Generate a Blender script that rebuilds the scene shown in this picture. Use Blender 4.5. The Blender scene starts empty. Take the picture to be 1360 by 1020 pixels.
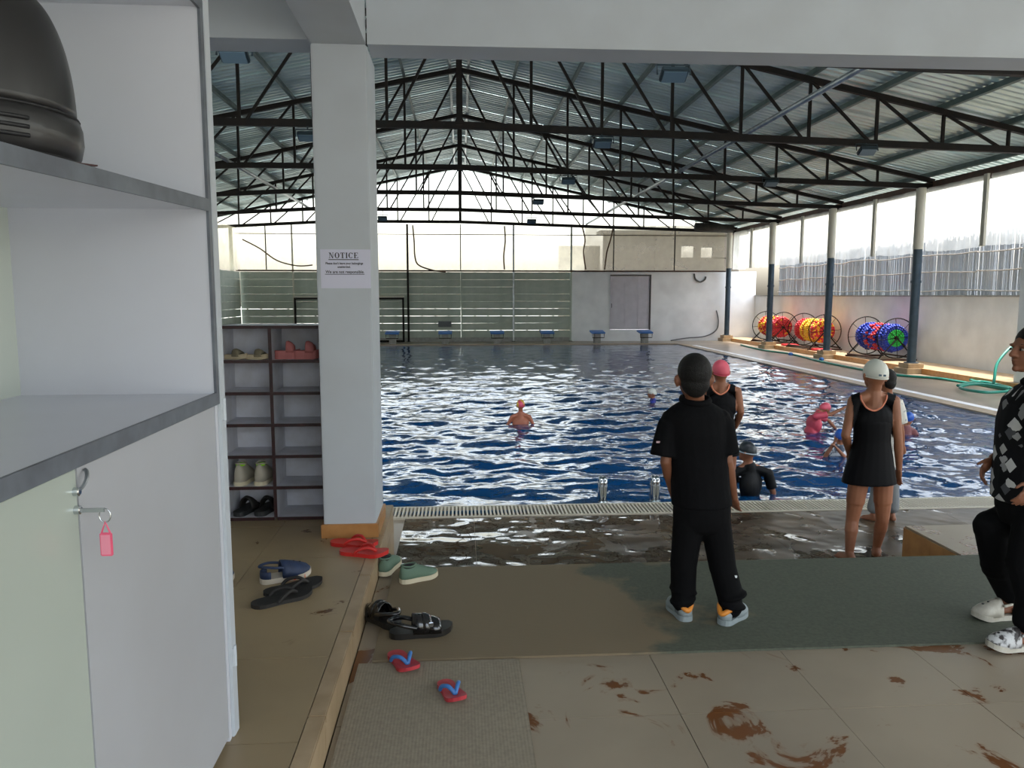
import bpy, bmesh, math, random
import numpy as np
from mathutils import Vector, Matrix, Quaternion
random.seed(7); rng = np.random.default_rng(7)
S = bpy.context.scene
C = S.collection
PI = math.pi

# ------------------------------------------------------------------ camera
F_PX = 1021.0; CAM_H = 1.6
PITCH = math.atan(118 / F_PX); YAW = math.atan(68 / F_PX * math.cos(PITCH))
FW = Vector((math.sin(YAW) * math.cos(PITCH), math.cos(YAW) * math.cos(PITCH), -math.sin(PITCH)))
RT = Vector((math.cos(YAW), -math.sin(YAW), 0)); UP = RT.cross(FW)
cd = bpy.data.cameras.new('camera'); cam = bpy.data.objects.new('camera', cd); C.objects.link(cam)
cd.sensor_width = 36; cd.lens = F_PX * 36 / 1360; cd.clip_start = 0.05; cd.clip_end = 500
M3 = Matrix((RT, UP, -FW)).transposed()
cam.matrix_world = Matrix.Translation((0, 0, CAM_H)) @ M3.to_4x4()
S.camera = cam

# ------------------------------------------------------------------ world, sun, exposure
SUN_EL = math.radians(78)
w = bpy.data.worlds.new('sky'); S.world = w; w.use_nodes = True
nt = w.node_tree
sky = nt.nodes.new('ShaderNodeTexSky'); sky.sky_type = 'NISHITA'; sky.sun_disc = False
sky.sun_elevation = SUN_EL; sky.sun_rotation = math.radians(90); sky.air_density = 1.6; sky.dust_density = 5.0; sky.ozone_density = 1.0
bg = nt.nodes['Background']; bg.inputs['Strength'].default_value = 0.36
hsv = nt.nodes.new('ShaderNodeHueSaturation'); hsv.inputs['Saturation'].default_value = 0.55
nt.links.new(sky.outputs[0], hsv.inputs['Color']); nt.links.new(hsv.outputs[0], bg.inputs['Color'])
sl = bpy.data.lights.new('sun', 'SUN'); sl.energy = 4.0; sl.angle = math.radians(1.2); sl.color = (1, .97, .92)
so = bpy.data.objects.new('sun', sl); C.objects.link(so)
so.rotation_euler = Vector((-math.cos(SUN_EL), -0.05, -math.sin(SUN_EL))).to_track_quat('-Z', 'Y').to_euler(); so.location = (30, 10, 40)
S.view_settings.view_transform = 'Standard'; S.view_settings.look = 'None'; S.view_settings.gamma = 1
S.view_settings.use_curve_mapping = False
S.view_settings.exposure = 1.4
S.cycles.use_denoising = True
S.cycles.max_bounces = 10; S.cycles.diffuse_bounces = 6; S.cycles.glossy_bounces = 4; S.cycles.transparent_max_bounces = 16
S.cycles.sample_clamp_indirect = 6.0

# ------------------------------------------------------------------ helpers
def at(px, py, Y):
    """world point at depth Y seen at that place of the photograph"""
    d = FW + RT * ((px - 680) / F_PX) - UP * ((py - 510) / F_PX)
    return d * (Y / d.y) + Vector((0, 0, CAM_H))
def atz(px, py, Z):
    d = FW + RT * ((px - 680) / F_PX) - UP * ((py - 510) / F_PX)
    return d * ((Z - CAM_H) / d.z) + Vector((0, 0, CAM_H))

def lin(c):
    c = c / 255.0
    return c / 12.92 if c <= 0.04045 else ((c + 0.055) / 1.055) ** 2.4
def rgb(r, g, b): return (lin(r), lin(g), lin(b), 1)

MATS = {}
def mat(name, col, rough=0.6, metal=0.0, col2=None, scale=8.0, lo=0.35, hi=0.65, bump=0.0, bscale=60.0, spec=0.5, world=False, stretch=None, detail=4.0, coat=0.0):
    if name in MATS: return MATS[name]
    m = bpy.data.materials.new(name); m.use_nodes = True; MATS[name] = m
    n = m.node_tree.nodes; l = m.node_tree.links; p = n['Principled BSDF']
    p.inputs['Base Color'].default_value = col; p.inputs['Roughness'].default_value = rough
    p.inputs['Metallic'].default_value = metal; p.inputs['Specular IOR Level'].default_value = spec
    p.inputs['Coat Weight'].default_value = coat
    if world: vec = n.new('ShaderNodeNewGeometry').outputs['Position']
    else: vec = n.new('ShaderNodeTexCoord').outputs['Object']
    if stretch:
        mp = n.new('ShaderNodeMapping'); mp.inputs['Scale'].default_value = stretch; l.new(vec, mp.inputs[0]); vec = mp.outputs[0]
    if col2 is not None:
        t = n.new('ShaderNodeTexNoise'); t.inputs['Scale'].default_value = scale; t.inputs['Detail'].default_value = detail
        l.new(vec, t.inputs['Vector'])
        r = n.new('ShaderNodeMapRange'); r.inputs[1].default_value = lo; r.inputs[2].default_value = hi
        l.new(t.outputs[0], r.inputs[0])
        x = n.new('ShaderNodeMix'); x.data_type = 'RGBA'; x.inputs[6].default_value = col; x.inputs[7].default_value = col2
        l.new(r.outputs[0], x.inputs[0]); l.new(x.outputs[2], p.inputs['Base Color'])
    if bump:
        t = n.new('ShaderNodeTexNoise'); t.inputs['Scale'].default_value = bscale; t.inputs['Detail'].default_value = 3
        l.new(vec, t.inputs['Vector'])
        b = n.new('ShaderNodeBump'); b.inputs['Strength'].default_value = bump; b.inputs['Distance'].default_value = 0.01
        l.new(t.outputs[0], b.inputs['Height']); l.new(b.outputs[0], p.inputs['Normal'])
    return m

def net_mat(name, col, alpha, scale=30):
    m = bpy.data.materials.new(name); m.use_nodes = True; MATS[name] = m
    n = m.node_tree.nodes; l = m.node_tree.links; n.remove(n['Principled BSDF'])
    d = n.new('ShaderNodeBsdfDiffuse'); d.inputs[0].default_value = col
    t = n.new('ShaderNodeBsdfTranslucent'); t.inputs[0].default_value = col
    tr = n.new('ShaderNodeBsdfTransparent')
    a = n.new('ShaderNodeMixShader'); a.inputs[0].default_value = 0.55; l.new(d.outputs[0], a.inputs[1]); l.new(t.outputs[0], a.inputs[2])
    z = n.new('ShaderNodeTexNoise'); z.inputs['Scale'].default_value = 1.6; z.inputs['Detail'].default_value = 6
    l.new(n.new('ShaderNodeTexCoord').outputs['Object'], z.inputs['Vector'])
    r = n.new('ShaderNodeMapRange'); r.inputs[1].default_value = .3; r.inputs[2].default_value = .7
    r.inputs[3].default_value = max(0, alpha - .15); r.inputs[4].default_value = min(1, alpha + .15); l.new(z.outputs[0], r.inputs[0])
    b = n.new('ShaderNodeMixShader'); l.new(r.outputs[0], b.inputs[0]); l.new(tr.outputs[0], b.inputs[1]); l.new(a.outputs[0], b.inputs[2])
    l.new(b.outputs[0], n['Material Output'].inputs[0])
    return m

def wloc(o):
    v = Vector((0, 0, 0))
    while o is not None: v += o.location; o = o.parent
    return v

def link(o, parent=None):
    C.objects.link(o)
    if parent is not None: o.parent = parent
    return o

class MB:
    def __init__(s): s.v = []; s.f = []
    def add(s, vs, fs):
        b = len(s.v); s.v += [tuple(p) for p in vs]; s.f += [tuple(i + b for i in f) for f in fs]; return s
    def box(s, x0, x1, y0, y1, z0, z1):
        return s.add([(x0,y0,z0),(x1,y0,z0),(x1,y1,z0),(x0,y1,z0),(x0,y0,z1),(x1,y0,z1),(x1,y1,z1),(x0,y1,z1)],
                     [(0,3,2,1),(4,5,6,7),(0,1,5,4),(1,2,6,5),(2,3,7,6),(3,0,4,7)])
    def obb(s, c, size, R=None):
        R = R or Matrix.Identity(3); c = Vector(c); hx, hy, hz = [k / 2 for k in size]
        vs = [c + R @ Vector(p) for p in [(-hx,-hy,-hz),(hx,-hy,-hz),(hx,hy,-hz),(-hx,hy,-hz),(-hx,-hy,hz),(hx,-hy,hz),(hx,hy,hz),(-hx,hy,hz)]]
        return s.add(vs, [(0,3,2,1),(4,5,6,7),(0,1,5,4),(1,2,6,5),(2,3,7,6),(3,0,4,7)])
    def bar(s, p, q, w, h=None):
        p = Vector(p); q = Vector(q); d = q - p; L = d.length; d.normalize()
        up = Vector((0, 0, 1)) if abs(d.z) < .95 else Vector((0, 1, 0))
        x = d.cross(up).normalized(); z = x.cross(d)
        return s.obb((p + q) / 2, (w, L, h or w), Matrix((x, d, z)).transposed())
    def rings(s, rs, cap=True, closed=False):
        n = len(rs[0]); vs = [p for r in rs for p in r]; fs = []
        m = len(rs)
        for i in range(m if closed else m - 1):
            j = (i + 1) % m
            for k in range(n): fs.append((i*n+k, i*n+(k+1)%n, j*n+(k+1)%n, j*n+k))
        if cap and not closed:
            fs.append(tuple(range(n-1, -1, -1))); fs.append(tuple(range((m-1)*n, m*n)))
        return s.add(vs, fs)
    def tube(s, pts, r, n=8, closed=False):
        pts = [Vector(p) for p in pts]; m = len(pts); rs = []
        rad = r if isinstance(r, (list, tuple)) else [r] * m
        prev = None
        for i, p in enumerate(pts):
            a = pts[i-1] if (i > 0 or closed) else p; b = pts[(i+1) % m] if (i < m-1 or closed) else p
            d = (b - a)
            d = d.normalized() if d.length > 1e-9 else Vector((0, 0, 1))
            if prev is None:
                up = Vector((0, 0, 1)) if abs(d.z) < .9 else Vector((0, 1, 0)); x = d.cross(up).normalized()
            else:
                x = (prev - d * prev.dot(d)).normalized()
            y = d.cross(x); prev = x
            rs.append([p + (x * math.cos(2*PI*k/n) + y * math.sin(2*PI*k/n)) * rad[i] for k in range(n)])
        return s.rings(rs, closed=closed)
    def ell(s, c, r, R=None, nu=18, nv=12):
        if not isinstance(r, (list, tuple)): r = (r, r, r)
        R = R or Matrix.Identity(3); c = Vector(c); vs = [c + R @ Vector((0, 0, -r[2]))]
        for i in range(1, nv):
            a = -PI/2 + PI*i/nv
            for k in range(nu):
                b = 2*PI*k/nu; vs.append(c + R @ Vector((r[0]*math.cos(a)*math.cos(b), r[1]*math.cos(a)*math.sin(b), r[2]*math.sin(a))))
        vs.append(c + R @ Vector((0, 0, r[2]))); fs = []
        for k in range(nu): fs.append((0, 1+(k+1)%nu, 1+k)); t = 1+(nv-2)*nu; fs.append((len(vs)-1, t+k, t+(k+1)%nu))
        for i in range(nv-2):
            for k in range(nu): a = 1+i*nu; fs.append((a+k, a+(k+1)%nu, a+nu+(k+1)%nu, a+nu+k))
        return s.add(vs, fs)
    def cap(s, p, q, r0, r1=None, n=12):
        r1 = r0 if r1 is None else r1; p = Vector(p); q = Vector(q); d = q - p
        if d.length < 1e-6: return s.ell(p, r0)
        d.normalize(); pts = []; rad = []
        for a in (-80, -50, -20): a = math.radians(a); pts.append(p + d * r0 * math.sin(a)); rad.append(r0 * math.cos(a))
        for a in (20, 50, 80): a = math.radians(a); pts.append(q + d * r1 * math.sin(a)); rad.append(r1 * math.cos(a))
        return s.tube(pts, rad, n)
    def chain(s, pts, rad, n=12):
        for i in range(len(pts) - 1): s.cap(pts[i], pts[i+1], rad[i], rad[i+1], n)
        return s
    def loft(s, secs, n=20):
        """secs: (centre, half width x, half depth y) horizontal elliptical sections"""
        return s.rings([[Vector(c) + Vector((a*math.cos(2*PI*k/n), b*math.sin(2*PI*k/n), 0)) for k in range(n)] for c, a, b in secs])
    def lathe(s, prof, c=(0, 0, 0), n=20, R=None):
        R = R or Matrix.Identity(3); c = Vector(c)
        return s.rings([[c + R @ Vector((r*math.cos(2*PI*k/n), r*math.sin(2*PI*k/n), z)) for k in range(n)] for r, z in prof])
    def prism(s, outline, z0, z1):
        n = len(outline); vs = [(x, y, z0) for x, y in outline] + [(x, y, z1) for x, y in outline]
        return s.add(vs, [tuple(range(n-1, -1, -1)), tuple(range(n, 2*n))] + [(k, (k+1) % n, n+(k+1) % n, n+k) for k in range(n)])
    def xform(s, M): s.v = [tuple(M @ Vector(p)) for p in s.v]; return s
    def build(s, name, m, parent=None, smooth=False, world=True, origin=None, voxel=0, smoothing=0, bevel=0):
        off = Vector((0, 0, 0))
        if world and parent is not None: off = wloc(parent)
        if origin is not None: off = off + Vector(origin)
        me = bpy.data.meshes.new(name)
        me.from_pydata([(p[0]-off.x, p[1]-off.y, p[2]-off.z) for p in s.v], [], s.f); me.update()
        o = bpy.data.objects.new(name, me); link(o, parent)
        if origin is not None: o.location = origin
        if voxel:
            md = o.modifiers.new('r', 'REMESH'); md.mode = 'VOXEL'; md.voxel_size = voxel
            if smoothing: sm = o.modifiers.new('s', 'SMOOTH'); sm.factor = .5; sm.iterations = smoothing
            bpy.context.view_layer.update()
            dg = bpy.context.evaluated_depsgraph_get()
            nm = bpy.data.meshes.new_from_object(o.evaluated_get(dg)); o.modifiers.clear(); o.data = nm; bpy.data.meshes.remove(me)
            nm.name = name; me = nm; smooth = True
        elif bevel:
            bm = bmesh.new(); bm.from_mesh(me); bmesh.ops.bevel(bm, geom=list(bm.edges), offset=bevel, segments=2, affect='EDGES', clamp_overlap=True); bm.to_mesh(me); bm.free()
        me.materials.clear()
        if m is not None: me.materials.append(m)
        if smooth: me.polygons.foreach_set('use_smooth', [True] * len(me.polygons))
        me.update()
        return o

def thing(name, label, cat, loc=(0, 0, 0), rz=0, group=None):
    o = bpy.data.objects.new(name, None); C.objects.link(o); o.location = loc; o.rotation_euler = (0, 0, rz); o.empty_display_size = .1
    o['label'] = label; o['category'] = cat
    if group: o['group'] = group
    return o
def tag(o, label, cat, group=None, kind=None):
    o['label'] = label; o['category'] = cat
    if group: o['group'] = group
    if kind: o['kind'] = kind
    return o
def struct(o, label=None):
    o['kind'] = 'structure'
    if label: o['label'] = label
    return o
def sempty(name, loc=(0, 0, 0), label=None):
    o = bpy.data.objects.new(name, None); C.objects.link(o); o.location = loc
    return struct(o, label)
def copy_tree(o, parent=None):
    c = o.copy(); C.objects.link(c); c.parent = parent
    for ch in list(o.children): copy_tree(ch, c)
    return c
def dup(o, name, parent, loc, rot=None):
    c = o.copy(); c.name = name; C.objects.link(c); c.parent = parent; c.location = loc
    if rot: c.rotation_euler = rot
    return c
def smooth_path(pts, k=8):
    pts = [Vector(p) for p in pts]; out = []
    for i in range(len(pts) - 1):
        p0 = pts[max(i-1, 0)]; p1 = pts[i]; p2 = pts[i+1]; p3 = pts[min(i+2, len(pts)-1)]
        for j in range(k):
            t = j / k
            out.append(0.5*((2*p1) + (p2-p0)*t + (2*p0-5*p1+4*p2-p3)*t*t + (3*p1-p0-3*p2+p3)*t**3))
    out.append(pts[-1]); return out

# ------------------------------------------------------------------ materials
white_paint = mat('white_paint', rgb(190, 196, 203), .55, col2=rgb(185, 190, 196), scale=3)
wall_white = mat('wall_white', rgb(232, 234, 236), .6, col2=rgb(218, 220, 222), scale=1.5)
laminate = mat('laminate', rgb(208, 210, 219), .35, col2=rgb(203, 204, 212), scale=2)
laminate_green = mat('laminate_green', rgb(196, 203, 194), .3, col2=rgb(192, 199, 190), scale=2)
door_lam = mat('door_laminate', rgb(180, 182, 187), .35, col2=rgb(175, 176, 180), scale=2)
door_reflect = mat('door_laminate_green_reflection', rgb(180, 188, 179), .3, col2=rgb(176, 184, 175), scale=2)  # near door: greenish reflection put into its base colour
edge_grey = mat('edge_grey', rgb(108, 114, 122), .45, col2=rgb(92, 96, 104), scale=12)
maroon = mat('maroon', rgb(58, 24, 26), .4, col2=rgb(38, 18, 20), scale=25)
rack_white = mat('rack_white', rgb(208, 210, 220), .5, col2=rgb(192, 192, 198), scale=8)
steel_dark = mat('steel_dark', rgb(16, 15, 14), .65, 0, col2=rgb(26, 20, 16), scale=6, spec=.2)
steel_brown = mat('steel_brown', rgb(84, 58, 46), .6, .2, col2=rgb(60, 46, 40), scale=5)
galv = mat('galvanised', rgb(170, 176, 178), .35, .7, col2=rgb(140, 146, 150), scale=6)
purlin_m = mat('purlin_steel', rgb(104, 118, 116), .5, .3, col2=rgb(84, 98, 96), scale=3)
roof_m = mat('roof_sheet', rgb(176, 192, 192), .32, .35, col2=rgb(160, 178, 176), scale=.8, world=True)
pole_blue = mat('pole_blue', rgb(52, 70, 84), .4, .2, col2=rgb(40, 56, 68), scale=5)
pole_white = mat('pole_white', rgb(190, 186, 172), .6)
plank_m = mat('plank_green', rgb(178, 186, 174), .6, col2=rgb(162, 172, 160), scale=2.5)
tile_orange = mat('tile_orange', rgb(188, 138, 84), .35, col2=rgb(168, 118, 68), scale=9)
tile_beige = mat('tile_beige', rgb(168, 146, 116), .4, col2=rgb(150, 128, 98), scale=7)
grout = mat('grout', rgb(104, 92, 76), .8)
deck_m = mat('deck_concrete', rgb(150, 138, 122), .28, col2=rgb(120, 108, 94), scale=.9, world=True, bump=.1, bscale=12)
strip_white = mat('strip_white', rgb(248, 249, 250), .4)
ground_m = mat('ground_soil', rgb(146, 146, 140), .9, col2=rgb(124, 128, 118), scale=.4)
chrome = mat('chrome', rgb(200, 204, 208), .12, 1.0)
blue_plastic = mat('blue_plastic', rgb(36, 98, 168), .4)
concrete = mat('concrete', rgb(160, 160, 156), .7, col2=rgb(140, 140, 136), scale=9)
paper = mat('paper', rgb(214, 214, 232), .7)
ink = mat('ink', rgb(24, 22, 30), .6)

def stain_floor(name, base, base2, stain, sc=2.6, thr=.6, rough=.38, world=True):
    m = mat(name, base, rough, 0, base2, 1.3, world=True)
    n = m.node_tree.nodes; l = m.node_tree.links; p = n['Principled BSDF']
    pos = n.new('ShaderNodeNewGeometry').outputs['Position']
    t = n.new('ShaderNodeTexNoise'); t.inputs['Scale'].default_value = sc; t.inputs['Detail'].default_value = 5; t.inputs['Roughness'].default_value = .62; t.inputs['Distortion'].default_value = .8
    l.new(pos, t.inputs['Vector'])
    r = n.new('ShaderNodeMapRange'); r.inputs[1].default_value = thr; r.inputs[2].default_value = thr + .05; l.new(t.outputs[0], r.inputs[0])
    x = n.new('ShaderNodeMix'); x.data_type = 'RGBA'; src = p.inputs['Base Color'].links[0].from_socket
    x.inputs[7].default_value = stain; l.new(r.outputs[0], x.inputs[0]); l.new(src, x.inputs[6]); l.new(x.outputs[2], p.inputs['Base Color'])
    rr = n.new('ShaderNodeMapRange'); rr.inputs[3].default_value = rough; rr.inputs[4].default_value = rough * .55; l.new(r.outputs[0], rr.inputs[0]); l.new(rr.outputs[0], p.inputs['Roughness'])
    # speckle
    t2 = n.new('ShaderNodeTexNoise'); t2.inputs['Scale'].default_value = 220; l.new(pos, t2.inputs['Vector'])
    b = n.new('ShaderNodeBump'); b.inputs['Strength'].default_value = .08; b.inputs['Distance'].default_value = .004; l.new(t2.outputs[0], b.inputs['Height']); l.new(b.outputs[0], p.inputs['Normal'])
    return m
floor_m = stain_floor('floor_tile', rgb(152, 139, 120), rgb(138, 126, 109), rgb(108, 68, 38), 3.0, .57)
walk_m = stain_floor('walkway_tile', rgb(158, 138, 106), rgb(138, 120, 92), rgb(98, 70, 42), 4.2, .63)

def wet_mat():
    m = mat('wet_deck', rgb(96, 80, 62), .3, 0, rgb(66, 54, 42), 2.2, world=True)
    n = m.node_tree.nodes; l = m.node_tree.links; p = n['Principled BSDF']
    pos = n.new('ShaderNodeNewGeometry').outputs['Position']
    t = n.new('ShaderNodeTexNoise'); t.inputs['Scale'].default_value = 2.4; t.inputs['Detail'].default_value = 5; t.inputs['Distortion'].default_value = 1.6
    l.new(pos, t.inputs['Vector'])
    r = n.new('ShaderNodeMapRange'); r.inputs[1].default_value = .44; r.inputs[2].default_value = .5; r.inputs[3].default_value = .34; r.inputs[4].default_value = .03
    sx = n.new('ShaderNodeSeparateXYZ'); l.new(pos, sx.inputs[0])
    g = n.new('ShaderNodeMath'); g.operation = 'MULTIPLY_ADD'; g.inputs[1].default_value = -.06; g.inputs[2].default_value = .08; l.new(sx.outputs[0], g.inputs[0])
    ad = n.new('ShaderNodeMath'); l.new(t.outputs[0], ad.inputs[0]); l.new(g.outputs[0], ad.inputs[1])
    l.new(ad.outputs[0], r.inputs[0]); l.new(r.outputs[0], p.inputs['Roughness']); p.inputs['IOR'].default_value = 1.55
    t2 = n.new('ShaderNodeTexNoise'); t2.inputs['Scale'].default_value = 2.3; t2.inputs['Detail'].default_value = 2; l.new(pos, t2.inputs['Vector'])
    b = n.new('ShaderNodeBump'); b.inputs['Strength'].default_value = 1.0; b.inputs['Distance'].default_value = .045
    l.new(t2.outputs[0], b.inputs['Height']); l.new(b.outputs[0], p.inputs['Normal'])
    return m
wet_m = wet_mat()

def mat_ribbed(name, c1, c2, patch, axis, rib):
    m = mat(name, c1, .75, 0, c2, 60, world=True)
    n = m.node_tree.nodes; l = m.node_tree.links; p = n['Principled BSDF']
    pos = n.new('ShaderNodeNewGeometry').outputs['Position']
    t = n.new('ShaderNodeTexNoise'); t.inputs['Scale'].default_value = 1.5; t.inputs['Detail'].default_value = 6; t.inputs['Roughness'].default_value = .55; l.new(pos, t.inputs['Vector'])
    sx = n.new('ShaderNodeSeparateXYZ'); l.new(pos, sx.inputs[0])
    a = n.new('ShaderNodeMath'); a.operation = 'MULTIPLY_ADD'; a.inputs[1].default_value = -.32; a.inputs[2].default_value = .55 + patch[0]
    l.new(sx.outputs[0], a.inputs[0])
    b = n.new('ShaderNodeMath'); b.operation = 'ADD'; l.new(t.outputs[0], b.inputs[0]); l.new(a.outputs[0], b.inputs[1])
    r = n.new('ShaderNodeMapRange'); r.inputs[1].default_value = .68; r.inputs[2].default_value = .76; r.inputs[4].default_value = patch[2]; l.new(b.outputs[0], r.inputs[0])
    x = n.new('ShaderNodeMix'); x.data_type = 'RGBA'; src = p.inputs['Base Color'].links[0].from_socket
    x.inputs[7].default_value = patch[1]; l.new(r.outputs[0], x.inputs[0]); l.new(src, x.inputs[6]); l.new(x.outputs[2], p.inputs['Base Color'])
    wv = n.new('ShaderNodeTexWave'); wv.bands_direction = axis; wv.inputs['Scale'].default_value = rib; l.new(pos, wv.inputs[0])
    bp = n.new('ShaderNodeBump'); bp.inputs['Strength'].default_value = .12; bp.inputs['Distance'].default_value = .004; l.new(wv.outputs['Fac'], bp.inputs['Height']); l.new(bp.outputs[0], p.inputs['Normal'])
    return m
runner_m = mat_ribbed('runner', rgb(84, 88, 74), rgb(72, 76, 64), (0.0, rgb(124, 108, 84), .9), 'Y', 30)
mat2_m = mat_ribbed('small_mat', rgb(142, 132, 114), rgb(130, 120, 104), (-2, rgb(112, 98, 76), 0), 'X', 25)

D = -0.34          # level of the pool deck and the water

# ================================================================== SETTING
# ---- hall floor, a slab with tiles laid on it
T = 0.6
fl = struct(MB().box(-.478, 8, -4, 4.40, -.6, -.012).box(3.085, 8, 4.40, 5.03, -.6, -.012).box(-.478, 8, -4, 1.54, -.02, 0).build('floor', grout))
tile0 = None
def lay(parent, m, x0, x1, y0, y1, z, xs, ys, thick=.014, gap=.0025, name='tile'):
    """tiles between joints; alike sizes share their mesh"""
    cache = {}
    for i in range(len(xs) - 1):
        for j in range(len(ys) - 1):
            a, b = max(xs[i], x0), min(xs[i+1], x1); c, d = max(ys[j], y0), min(ys[j+1], y1)
            if b - a < .03 or d - c < .03: continue
            key = (round(b - a, 3), round(d - c, 3))
            if key not in cache:
                hx, hy = (b-a-gap)/2, (d-c-gap)/2
                o = MB().box(-hx, hx, -hy, hy, -thick, 0).build(name, m, parent, world=False); cache[key] = o
                o.location = ((a+b)/2, (c+d)/2, z + random.uniform(-.0008, .0008))
            else:
                dup(cache[key], name, parent, ((a+b)/2, (c+d)/2, z + random.uniform(-.0008, .0008)))
def grid(a, b, s): return [a + s*k for k in range(int(math.ceil((b-a)/s - 1e-6)) + 1)]
lay(fl, floor_m, -.478, 5.4, 1.54, 4.395, 0, grid(-.37-.6, 5.6, T), grid(1.54, 4.6, T))
lay(fl, floor_m, 3.085, 5.4, 4.395, 5.03, 0, grid(3.085, 5.6, T), grid(4.395, 5.1, T))
# risers of the step down to the pool deck
rt = [MB().box(-.478 + .6*k, -.478 + .6*k + .596, 4.40, 4.412, D, -.014).build('riser_tile', tile_orange, fl) for k in range(6)]
for k in range(2): MB().box(3.073, 3.085, 4.41 + .31*k, 4.41 + .31*k + .307, D, -.014).build('riser_tile', tile_orange, fl)
for k in range(4): MB().box(3.085 + .6*k, 3.085 + .6*k + .596, 5.03, 5.042, D, -.014).build('riser_tile', tile_orange, fl)

# ---- raised walkway on the left
wk = struct(MB().box(-3, -.505, -4, 5.26, -.6, .138).build('floor_walkway', grout))
lay(wk, walk_m, -3, -.54, 1.2, 5.26, .15, grid(-2.94, -.5, T), grid(1.2, 6.3, T))
for k in range(6):
    y = 1.2 + k*.677
    MB().box(-.54, -.478, y, y + .674, .12, .151).build('nosing', tile_beige, wk, bevel=.004)
    MB().box(-.515, -.481, y, y + .674, 0.0, .12).build('riser_tile', tile_beige, wk)
MB().box(-.505, -.48, 4.42, 5.26, D, .0).build('riser_tile', tile_beige, wk)

# ---- pool deck
dk = struct(MB().box(-12, 13, 4.412, 6.60, -.7, D - .012).box(-12, -8, 6.60, 33, -.7, D).box(8.62, 12.9, 6.60, 33, -.7, D).box(-8, 8.62, 30.15, 33, -.7, D)
            .box(-12, -.7, 4.5, 6.6, -.7, D).box(6, 13, 5.05, 6.6, -.7, D).build('pool_deck', deck_m))
lay(dk, wet_m, -.5, 6, 4.412, 6.58, D, grid(-.5, 6.1, T), grid(4.18, 6.7, T))
MB().box(8.62, 8.92, 6.6, 30.2, D, D + .012).build('coping', tile_beige, dk)
MB().box(8.92, 9.10, 6.6, 29.2, D, D + .016).build('white_strip', strip_white, dk)
MB().box(-8, 8.62, 30.15, 30.5, D, D + .02).build('coping', tile_beige, dk)
# ledge along the right wall with its tiled riser
lg = struct(MB().box(11.36, 12.9, 5, 33, -.6, -.2).build('wall_ledge', tile_beige))
k = 0
y = 9.0
while y < 32: MB().box(11.345, 11.36, y, y + .595, D, -.2).build('riser_tile', tile_orange, lg); y += .6
# ground outside
gd = struct(MB().box(-120, 120, -80, 160, -.75, -.7).build('ground', ground_m))

# ---- column, beams, ceiling of the hall
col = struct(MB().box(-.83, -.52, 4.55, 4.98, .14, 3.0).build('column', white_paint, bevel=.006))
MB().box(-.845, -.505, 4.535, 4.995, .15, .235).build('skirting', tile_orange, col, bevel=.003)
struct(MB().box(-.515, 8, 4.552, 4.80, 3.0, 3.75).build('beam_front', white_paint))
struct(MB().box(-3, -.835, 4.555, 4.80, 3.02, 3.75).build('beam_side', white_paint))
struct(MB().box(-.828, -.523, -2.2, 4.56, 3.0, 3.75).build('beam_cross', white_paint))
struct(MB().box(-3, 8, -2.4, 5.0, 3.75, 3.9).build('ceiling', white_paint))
struct(MB().box(-3.1, -3.0, -2.4, 6.2, -.6, 3.9).build('wall_left', wall_white))
struct(MB().box(-3.1, -2.2, -2.4, -2.2, -.6, 3.9).box(7.0, 8, -2.4, -2.2, -.6, 3.9).box(-2.2, 7.0, -2.4, -2.2, 3.35, 3.9).build('wall_rear_light_block', wall_white))  # unseen wall, added with a wide opening to limit light from behind

# ---- walls round the pool
wr = struct(MB().box(12.6, 12.85, 5, 33, -.6, 1.56).build('wall_right', wall_white))
MB().box(12.56, 12.89, 5, 33, 1.56, 1.6).build('coping', concrete, wr)
struct(MB().box(11.55, 11.95, 14.9, 15.3, -.2, 2.72).build('pier', wall_white))
wb = struct(MB().box(4.62, 6.3, 32.4, 32.6, D, 2.6).box(8.05, 12.6, 32.4, 32.6, D, 2.6).box(6.3, 8.05, 32.4, 32.6, D, .14).box(6.3, 8.05, 32.4, 32.6, 2.46, 2.6).build('wall_back', wall_white))
# plank screens: far end and left side
RH = .302; NROW = 9
xs = [-9.0, -6.85, -4.5, -2.18, 0, 2.2, 4.6]
wp = sempty('wall_planks', (0, 32.4, 0))
pc = {}
def plank(parent, L, loc, rz=0):
    k = (round(L, 2), parent.name)
    if k not in pc:
        o = MB().box(-L/2+.006, L/2-.006, -.012, .012, -.1465, .1465).build('plank', plank_m, parent, world=False); pc[k] = o
    else: o = dup(pc[k], 'plank', parent, (0, 0, 0))
    o.location = loc; o.rotation_euler = (random.uniform(-.02, .02), random.uniform(-.003, .003), rz)
for r in range(NROW + 1):
    z = 2.56 - RH * (r + .5) - .01
    if z < D + .1: continue
    for i in range(6):
        plank(wp, xs[i+1] - xs[i], ((xs[i]+xs[i+1])/2, random.uniform(-.006, .006), z + random.uniform(-.006, .006)))
x = -8.8
while x < 4.5:
    MB().box(x, x + .07, 32.43, 32.47, D, 2.56).build('batten', plank_m, wp); x += .55
MB().box(-9.0, 4.6, 32.34, 32.46, D, -.168).build('base_curb', concrete, wp)
wl = sempty('wall_planks_left', (-9.0, 0, 0))
for r in range(NROW + 1):
    z = 2.56 - RH * (r + .5) - .01
    if z < D + .1: continue
    for i in range(9):
        plank(wl, 3.0, (random.uniform(-.006, .006), 32.3 - 3*i - 1.5, z + random.uniform(-.006, .006)), PI/2)
MB().box(-9.06, -8.94, 5.3, 32.3, D, -.168).build('base_curb', concrete, wl)
y = 6
while y < 32: MB().box(-9.07, -9.03, y, y + .07, D, 2.56).build('batten', plank_m, wl); y += .75

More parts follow.
